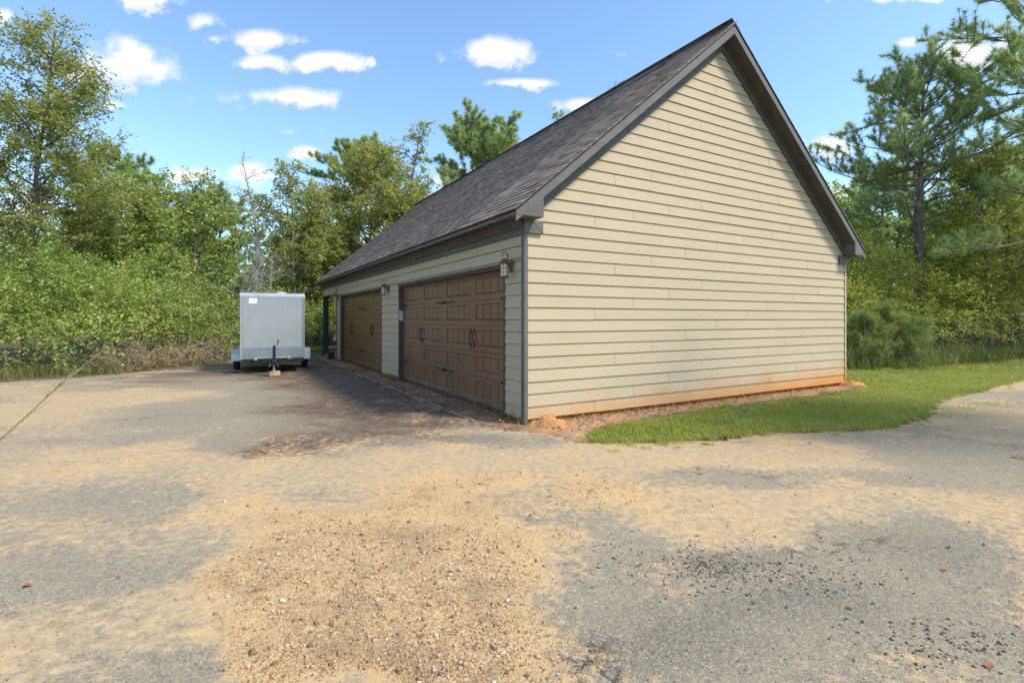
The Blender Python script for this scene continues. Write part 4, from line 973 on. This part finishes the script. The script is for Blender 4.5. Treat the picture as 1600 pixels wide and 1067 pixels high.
m = MB(); A = [(-.012, zt-.115), (-.016, zt-.06), (.01, zt-.01), (.06, zt+.012), (.13, zt+.014), (.13, zt+.002), (.06, zt-.002), (.02, zt-.03), (-.002, zt-.115)]
m.prism([(-hw-.012, p, z) for p, z in A], [(hw+.012, p, z) for p, z in A]); m.build('nose_trim', bright, T, smooth=True)
m = MB(); m.box(-hw-.01, hw+.01, .131, LB, zt+.001, zt+.012); m.build('roof_skin', bright, T)
m = MB(); m.box(.10, .36, .9, 1.2, zt+.013, zt+.055); m.box(.13, .33, .93, 1.17, zt+.056, zt+.075); m.build('roof_vent', mat_plain('white_plastic', (.7,.7,.68), .5), T, bevel=.01)
m = MB(); m.box(-.56, -.375, -.011, -.0085, zt-.27, zt-.135); lab = m.build('placard', mat_plain('white_placard', (.78,.78,.76), .5, 0, .03), T)
m = MB(); m.box(-.45, -.43, -.013, -.0115, zt-.20, zt-.18); m.build('placard_mark', mat_plain('dark_red_print', (.25,.05,.04), .5), lab)
# frame, tongue, coupler, jack
m = MB(); m.box(-hw+.02, hw-.02, .0, .06, zb-.085, zb-.004); m.box(-hw+.02, -hw+.08, .061, LB, zb-.085, zb-.004); m.box(hw-.08, hw-.02, .061, LB, zb-.085, zb-.004)
for q in (.5, 1.0, 1.9): m.box(-hw+.081, hw-.081, q, q+.04, zb-.08, zb-.005)
m.tube([(-hw-.06, 1.45, .27), (hw+.06, 1.45, .27)], .03, 8); m.build('chassis', blk, T)
m = MB()
for s_ in (-1, 1): m.tube([(s_*.55, .1, zb-.05), (s_*.05, -.78, zb-.035)], .035, 6)
m.build('tongue_frame', blk, T)
m = MB(); m.prism([(-.05,-.72,zb-.07),(.05,-.72,zb-.07),(.05,-.72,zb+.03),(-.05,-.72,zb+.03)], [(-.035,-1.0,zb-.05),(.035,-1.0,zb-.05),(.035,-1.0,zb+.02),(-.035,-1.0,zb+.02)]); m.lathe([(.04, zb-.06), (.055, zb-.03), (.05, zb+.02), (.02, zb+.04)], (0,-1.02,0), 12); m.build('coupler', blk, T, bevel=.005)
m = MB(); m.box(-.40, .38, -.10, -.055, zb+.025, zb+.055); m.box(-.44, -.37, -.12, -.05, zb-.03, zb+.05); m.box(.34, .41, -.12, -.05, zb-.0, zb+.07); m.build('step_bar', bright, T, bevel=.004)
m = MB()
for s_ in (-1, 1): m.tube([(s_*.04, -.78, zb-.03)] + [(s_*(.05 + .06*math.sin(math.pi*i/6)), -.75 + .06*i, zb-.05 - .12*math.sin(math.pi*i/6)) for i in range(1, 6)] + [(s_*.12, -.40, zb-.04)], .010, 5)
m.build('safety_chain', mat_plain('chain_steel', (.30,.29,.27), .5, .5), T)
jk = MB(); jk.tube([(0, -.70, .14), (0, -.70, zb)], .026, 10); jk.lathe([(.06, .115), (.06, .13), (.03, .14)], (0, -.70, 0), 10); j0 = jk.build('jack', mat_plain('jack_zinc', (.34,.36,.38), .4, .6), T, smooth=True)
m = MB(); m.tube([(0, -.70, zb+.02), (0, -.70, zb+.36)], .036, 10); m.lathe([(.05, zb+.0), (.05, zb+.02)], (0,-.70,0), 10); m.build('jack_tube', mat_plain('jack_blue_black', (.02,.03,.06), .45, .3), j0)
m = MB(); m.tube([(0, -.70, zb+.36), (0, -.70, zb+.385), (.0, -.70, zb+.385)], .02, 8); m.tube([(0, -.70, zb+.375), (.085, -.70, zb+.385), (.09, -.70, zb+.46)], .009, 6); m.lathe([(.016, zb+.44), (.016, zb+.52)], (.09, -.70, 0), 8); m.build('jack_handle', blk, j0)
for s_ in (-1, 1):
    w = MB(); prof = [(.19, -.085), (.255, -.075), (.268, -.045), (.268, .045), (.255, .075), (.19, .085)]
    c = (s_*(hw+.115), 1.45, .268); w.lathe([(r_, h) for r_, h in prof], c, 28, 'x'); wh = w.build('wheel', rub, T, smooth=True)
    w = MB(); w.lathe([(.185, -.07), (.19, -.088), (.17, -.085), (.15, -.05), (.06, -.05), (.05, -.08), (.02, -.085)], c, 20, 'x'); w.lathe([(.185, .07), (.19, .088), (.17, .085), (.15, .05), (.06, .05), (.05, .08), (.02, .085)], c, 20, 'x'); w.build('rim', bright, wh, smooth=True)
    f = MB(); x0, x1 = sorted((s_*(hw+.010), s_*(hw+.24)))
    A = [(1.00, .27), (1.03, .46), (1.13, .575), (1.77, .575), (1.87, .46), (1.90, .27)]; Bq = [(1.87, .27), (1.84, .45), (1.755, .55), (1.145, .55), (1.06, .45), (1.03, .27)]
    for i in range(5):
        a0, a1 = A[i], A[i+1]; b0, b1 = Bq[5-i], Bq[4-i]
        f.prism([(x0, *a0), (x0, *a1), (x0, *b1), (x0, *b0)], [(x1, *a0), (x1, *a1), (x1, *b1), (x1, *b0)])
    f.build('fender', bright, T)
    m = MB(); m.box(s_*(hw+.012) - .005, s_*(hw+.012)+.005, .25, .30, zt-.16, zt-.13); m.build('marker_light', mat_plain('amber_lens', (.5,.2,.03), .3), T)
wb = empty('wood_block', (*(Vector((tx, ty)) + Vector((math.sin(TA)*.70, -math.cos(TA)*.70))), 0), TA + .12); tag(wb, 'stacked wood block under the trailer jack', 'wood block')
wood = mat_plain('raw_lumber', (.46, .32, .18), .8, 0, .3, 9)
for z0, z1, a in ((.008, .058, .0), (.059, .112, .06)):
    m = MB(); m.box(-.13, .13, -.075, .075, z0, z1); o = m.build('plank', wood, wb, bevel=.003); o.rotation_euler.z = a

# the covered thing by the porch
cv = empty('covered_grill', (*gw(.28, 13.1), .03), GA + .3); tag(cv, 'crumpled grey and white cover over a dark stand by the porch corner', 'covered stand')
r_ = np.random.default_rng(9); m = MB(); prof = [(.05, .98), (.17, .95), (.23, .85), (.25, .74), (.27, .62), (.22, .60)]
m.lathe(prof, (0, 0, 0), 18)
m.v = [(x*(1 + .22*math.sin(3*math.atan2(y, x) + z*9) + r_.normal(0, .08)), y*(1 + r_.normal(0, .1)), z + r_.normal(0, .03)) for x, y, z in m.v]
kc = NT('crumpled_cover'); nn = kc.voro(kc.coord(), 7).outputs['Color']; sp = kc.n('ShaderNodeSeparateColor'); kc.l(nn, sp.inputs[0])
kc.set(Base_Color=kc.ramp(sp.outputs[0], [(.2, (.10, .11, .14)), (.5, (.42, .43, .46)), (.8, (.7, .7, .7))]), Roughness=.6); m.build('cover', kc.m, cv)
for a in (0, 1.57, 3.14, 4.71):
    m = MB(); m.tube([(.16*math.cos(a), .16*math.sin(a), .62), (.20*math.cos(a), .20*math.sin(a), .0)], .016, 6); m.build('leg', M['iron'], cv)
m = MB(); m.box(-.17, .17, -.17, .17, .2, .22); m.build('shelf', M['iron'], cv)
bx = empty('black_box', (*gw(-.16, 12.75), 0), GA); tag(bx, 'small black box at the foot of the porch corner', 'box')
m = MB(); m.box(-.1, .1, -.13, .13, 0, .2); m.build('case', blk, bx, bevel=.01); m = MB(); m.box(-.105, .105, -.135, .135, .201, .225); m.build('lid', blk, bx, bevel=.006)

# clay mound at the corner
def mound(u, t, rad, h, label, seed):
    r = np.random.default_rng(seed); n = 26; xs = np.linspace(-1, 1, n); X, Y = np.meshgrid(xs, xs); X, Y = X.ravel(), Y.ravel(); d = np.sqrt(X**2 + Y**2) 
    z = np.clip(1 - (d + (fbm(X, Y, 1.5, 3, seed)-.5)*.7)**1.5, 0, 1)**.75 * (.45 + 1.0*fbm(X, Y, 3.4, 5, seed)) * h - .02 + r.normal(0, .007, n*n)
    i = np.arange(n*n).reshape(n, n); q = np.stack([i[:-1,:-1], i[:-1,1:], i[1:,1:], i[1:,:-1]], -1).reshape(-1, 4); q = q[(d[q] < 1.1).all(1)]
    k = NT('clay_dirt'); p = k.geo().outputs['Position']; nz = k.noise(p, 22, 6, .7)
    k.set(Base_Color=k.ramp(nz, [(.3, (.26, .105, .035)), (.5, (.46, .215, .075)), (.7, (.55, .31, .14))]), Roughness=.95, Normal=k.bump(nz, .8, .03))
    o = np_mesh('dirt_mound', np.stack([X*rad, Y*rad, z], -1), [q], k.m); o.location = (*gw(u, t), -.008); tag(o, label, 'dirt mound')
mound(.27, -.19, .30, .145, 'orange clay dirt mound against the near garage corner', 71)
mound(8.0, -.18, .28, .13, 'orange clay dirt mound at the far right foot of the gable', 72)

# ------------------------------------------------------------------ loose stones, crumbs, leaves
gr = np.random.default_rng(81)
OCT = np.array([(1,0,0),(-1,0,0),(0,1,0),(0,-1,0),(0,0,1),(0,0,-1)], float); OF = np.array([(0,2,4),(2,1,4),(1,3,4),(3,0,4),(2,0,5),(1,2,5),(3,1,5),(0,3,5)])
def stones(name, x, y, size, mat, label, cat):
    n = len(x); f = fields(x, y); z = height(x, y, f); v = OCT[None]*(1 + gr.normal(0, .22, (n, 6, 1))) + gr.normal(0, .12, (n, 6, 3)); v = v*(size[:, None, None]*np.array([1, .8, .62])*gr.uniform(.75, 1.25, (n, 1, 3)))
    a = gr.uniform(0, 6.28, n); c, s = np.cos(a)[:, None], np.sin(a)[:, None]; X = v[..., 0]*c - v[..., 1]*s; Y = v[..., 0]*s + v[..., 1]*c
    V = np.stack([X + x[:, None], Y + y[:, None], v[..., 2] + z[:, None] + size[:, None]*.22], -1).reshape(-1, 3); F = (OF[None] + (np.arange(n)*6)[:, None, None]).reshape(-1, 3)
    o = np_mesh(name, V, [F], mat, tint=np.repeat(gr.random(n), 6)); return tag(o, label, cat, kind='stuff')
def stone_mat(name, stops):
    k = NT(name); k.set(Base_Color=k.mix(k.rng(k.noise(k.geo().outputs['Position'], 90, 3), .4, .7, 0, .35), k.ramp(k.geo().outputs['Random Per Island'], stops), (.30,.2,.11)), Roughness=.85); return k.m
peb = stone_mat('pebble', [(0, (.15, .085, .045)), (.4, (.31, .19, .095)), (.72, (.43, .29, .16)), (.93, (.52, .41, .28)), (.985, (.66, .60, .52)), (1, (.33, .33, .32))])
crm = stone_mat('asphalt_crumb', [(0, (.035, .033, .030)), (.5, (.085, .075, .062)), (1, (.24, .20, .15))])
def region(n, keepf, lo=(-9, 1.6), hi=(9, 11)):
    x, y = [], []
    while sum(map(len, x)) < n:
        # denser close by, where single stones can be seen
        Y = lo[1] + (hi[1]-lo[1])*gr.random(n*2)**2.0; X = gr.uniform(-1.15, 1.15, n*2)*Y; k = keepf(X, Y) & in_poly(X, Y, DRIVE); x.append(X[k]); y.append(Y[k])
    return np.concatenate(x)[:n], np.concatenate(y)[:n]
x, y = region(27000, lambda X, Y: fields(X, Y)['gravel'] + gr.normal(0, .22, len(X)) > .62); stones('gravel', x, y, .0022 + .0040*gr.random(len(x))**2.5, peb, 'brown and tan gravel spread over the middle of the drive', 'gravel')
x, y = region(1300, lambda X, Y: fields(X, Y)['gravel'] + gr.normal(0, .2, len(X)) > .7); stones('gravel', x, y, .007 + .011*gr.random(len(x))**3, peb, 'larger pale pebbles lying in the drive gravel', 'gravel')
x, y = region(12000, lambda X, Y: gr.random(len(X)) < .25 + fbm(X, Y, 1.2, 3, 90)); stones('grit', x, y, .0016 + .0042*gr.random(len(x))**2.4, stone_mat('dark_grit', [(0, (.05, .035, .022)), (.5, (.16, .105, .06)), (1, (.38, .28, .18))]), 'thin scatter of grit over the whole driveway', 'gravel')
cx_, cy_ = gnd(1150, 888); cw = 1.0
x = np.concatenate([cx_ + gr.normal(0, .42, 900), gnd(1110, 890)[0] + gr.normal(0, .10, 320), gnd(1490, 1005)[0] + gr.normal(0, .28, 420), gr.uniform(-1, 4.5, 500), gnd(1210, 905)[0] + gr.normal(0, .25, 300)])
y = np.concatenate([cy_ + gr.normal(0, .18, 900), gnd(1110, 885)[1] + gr.normal(0, .09, 320), gnd(1490, 1005)[1] + gr.normal(0, .09, 420), gr.uniform(2, 5, 500), gnd(1210, 905)[1] + gr.normal(0, .10, 300)])
stones('asphalt_crumbs', x, y, .0025 + .009*gr.random(len(x))**3, crm, 'black crumbs of broken asphalt on the right of the drive', 'asphalt crumbs')
# leaf litter: in the strip before the doors, at the foot of the woods, on the bare strip by the gable
lu, lt = gr.uniform(-.62, -.02, 3600), gr.uniform(-.2, 14, 3600); X = gar[0] + lu*math.cos(GA) - lt*math.sin(GA); Y = gar[1] + lu*math.sin(GA) + lt*math.cos(GA)
kk = fbm(lu*2, lt, .8, 3, 3) + gr.normal(0, .08, len(lu)) > .46; X, Y = X[kk], Y[kk]
qx = gr.uniform(-420, 560, 3200); qY = np.array([front(p) for p in qx]) + gr.normal(-.15, .22, 3200); X = np.concatenate([X, (qx-800)/F_PX*qY]); Y = np.concatenate([Y, qY])
lu, lt = gr.uniform(.1, 8.6, 1600), -gr.random(1600)**1.5*.75 - .02; X = np.concatenate([X, gar[0] + lu*math.cos(GA) - lt*math.sin(GA)]); Y = np.concatenate([Y, gar[1] + lu*math.sin(GA) + lt*math.cos(GA)])
n = len(X); a = gr.uniform(0, 6.28, n); A = np.stack([np.cos(a), np.sin(a), gr.normal(0, .25, n)], -1); Nn = np.stack([gr.normal(0, .35, n), gr.normal(0, .35, n), np.ones(n)], -1)
ls = gr.uniform(.025, .07, n); V, F = leaf_quads(np.stack([X, Y, gr.uniform(.006, .03, n)], -1), A, Nn, ls, ls*gr.uniform(.3, .7, n))
tag(np_mesh('leaf_litter', V, [F], M['litter'], tint=np.repeat(gr.random(n), 4)), 'brown fallen leaves and bits along the door strip and wood edge', 'leaf litter', kind='stuff')
# weeds sprouting between the doors and in the dirt by the gable
lu, lt = gr.uniform(-.15, -.02, 420), np.concatenate([gr.normal(5.75, .3, 260), gr.normal(.3, .25, 100), gr.normal(1.6, .4, 60)])
blades('wall_weeds', gar[0] + lu*math.cos(GA) - lt*math.sin(GA), gar[1] + lu*math.sin(GA) + lt*math.cos(GA), .13, .008, 'weed', 'small weeds sprouting at the foot of the door wall', 'weeds', 83, .9, tint=.5)
# a few single leaves lying on the drive
def leaf_thing(px, py, s, label, a):
    x, y = gnd(px, py); ln = s*.8; n = 7; V = []; 
    for i in range(n):
        f = i/(n-1); w = ln*.30*math.sin(math.pi*f**.8); zc = ln*.16*math.sin(math.pi*f); V += [(f*ln - ln/2, -w, zc + w*.35), (f*ln - ln/2, 0, zc), (f*ln - ln/2, w, zc + w*.45)]
    F = [(3*i, 3*i+3, 3*i+4, 3*i+1) for i in range(n-1)] + [(3*i+1, 3*i+4, 3*i+5, 3*i+2) for i in range(n-1)]
    o = np_mesh('fallen_leaf', V, [np.array(F)], mat_plain('red_brown_leaf', (.33, .11, .035), .7, 0, .3, 40), smooth=True); o.location = (x, y, float(height([x], [y])[0]) + .002); o.rotation_euler = (0, 0, a)
    tag(o, label, 'fallen leaf', 'dry leaves lying on the drive')
for q in [(1476, 893, .055, 'lone orange leaf on the grey asphalt far right of the black crumbs', .4), (660, 1000, .05, 'red brown leaf on gravel near the bottom middle', 1.2), (1327, 952, .045, 'orange leaf just below the black asphalt crumbs', 2.2),
          (42, 918, .06, 'orange leaf on sand at the left edge of the picture', .2), (624, 1053, .05, 'tan leaf at the bottom edge of the gravel', 2.9), (1546, 1044, .06, 'tan leaf in the lower right corner of the drive', .7),
          (186, 903, .04, 'small orange leaf on the grey patch at left', 1.9), (1585, 716, .09, 'brown leaf at the right edge of the drive by the road bend', 1.1)]: leaf_thing(*q)
# dry grass stalks leaning in at the left edge, close to the camera
def stalk(pts, label, w, tint):
    P = [Vector(p) for p in pts]; m = MB(); n = 28; Q = []
    for i in range(n + 1):
        t = i/n*(len(P)-1); k = min(int(t), len(P)-2); f = t - k; p0, p1, p2, p3 = P[max(k-1,0)], P[k], P[k+1], P[min(k+2, len(P)-1)]
        Q.append(.5*((2*p1) + (p2-p0)*f + (2*p0-5*p1+4*p2-p3)*f*f + (3*p1-p0-3*p2+p3)*f**3))
    m.tube(Q, [w*(1 - .75*i/n) for i in range(n + 1)], 5); E = empty('grass_stalk', P[0]); o = m.build('stem', M['weed'], None, smooth=True); o.parent = E; o.location = -P[0]
    o.data.attributes.new('tint', 'FLOAT', 'POINT').data.foreach_set('value', np.full(len(o.data.vertices), tint, np.float32))
    if w < .004: return tag(E, label, 'grass stalk')
    h = MB(); r = np.random.default_rng(int(w*1e5)); 
    for i in range(14):
        f = n - int(r.integers(0, 9)); b = Q[f]; d = (Q[f] - Q[f-1]).normalized() + Vector(r.normal(0, .10, 3)); h.tube([b, b + d*.02, b + d*.045], [.0012, .0018, .0006], 4)
    o = h.build('seed_head', M['weed'], None); o.parent = E; o.location = -P[0]; o.data.attributes.new('tint', 'FLOAT', 'POINT').data.foreach_set('value', np.full(len(o.data.vertices), tint, np.float32))
    tag(E, label, 'grass stalk')
Yk = 1.7; M['weed'], _w = leaf_mat('straw', [(0, (.20, .22, .07)), (.6, (.42, .36, .16)), (1, (.62, .52, .30))], .2, .6), M['weed']
stalk([(-2.35, 1.55, 0), (-2.15, 1.62, .55), tuple(at(-70, Yk, 750)), tuple(at(30, Yk, 660)), tuple(at(95, Yk, 600)), tuple(at(150, Yk, 556))], 'straw coloured grass stalk leaning in at the left edge of the picture', .005, .97)
stalk([(-2.5, 1.7, 0), (-2.3, 1.75, .5), tuple(at(-60, 1.85, 745)), tuple(at(20, 1.85, 668)), tuple(at(80, 1.85, 625))], 'shorter green grass stalk just under the straw coloured stalk', .0028, .5)
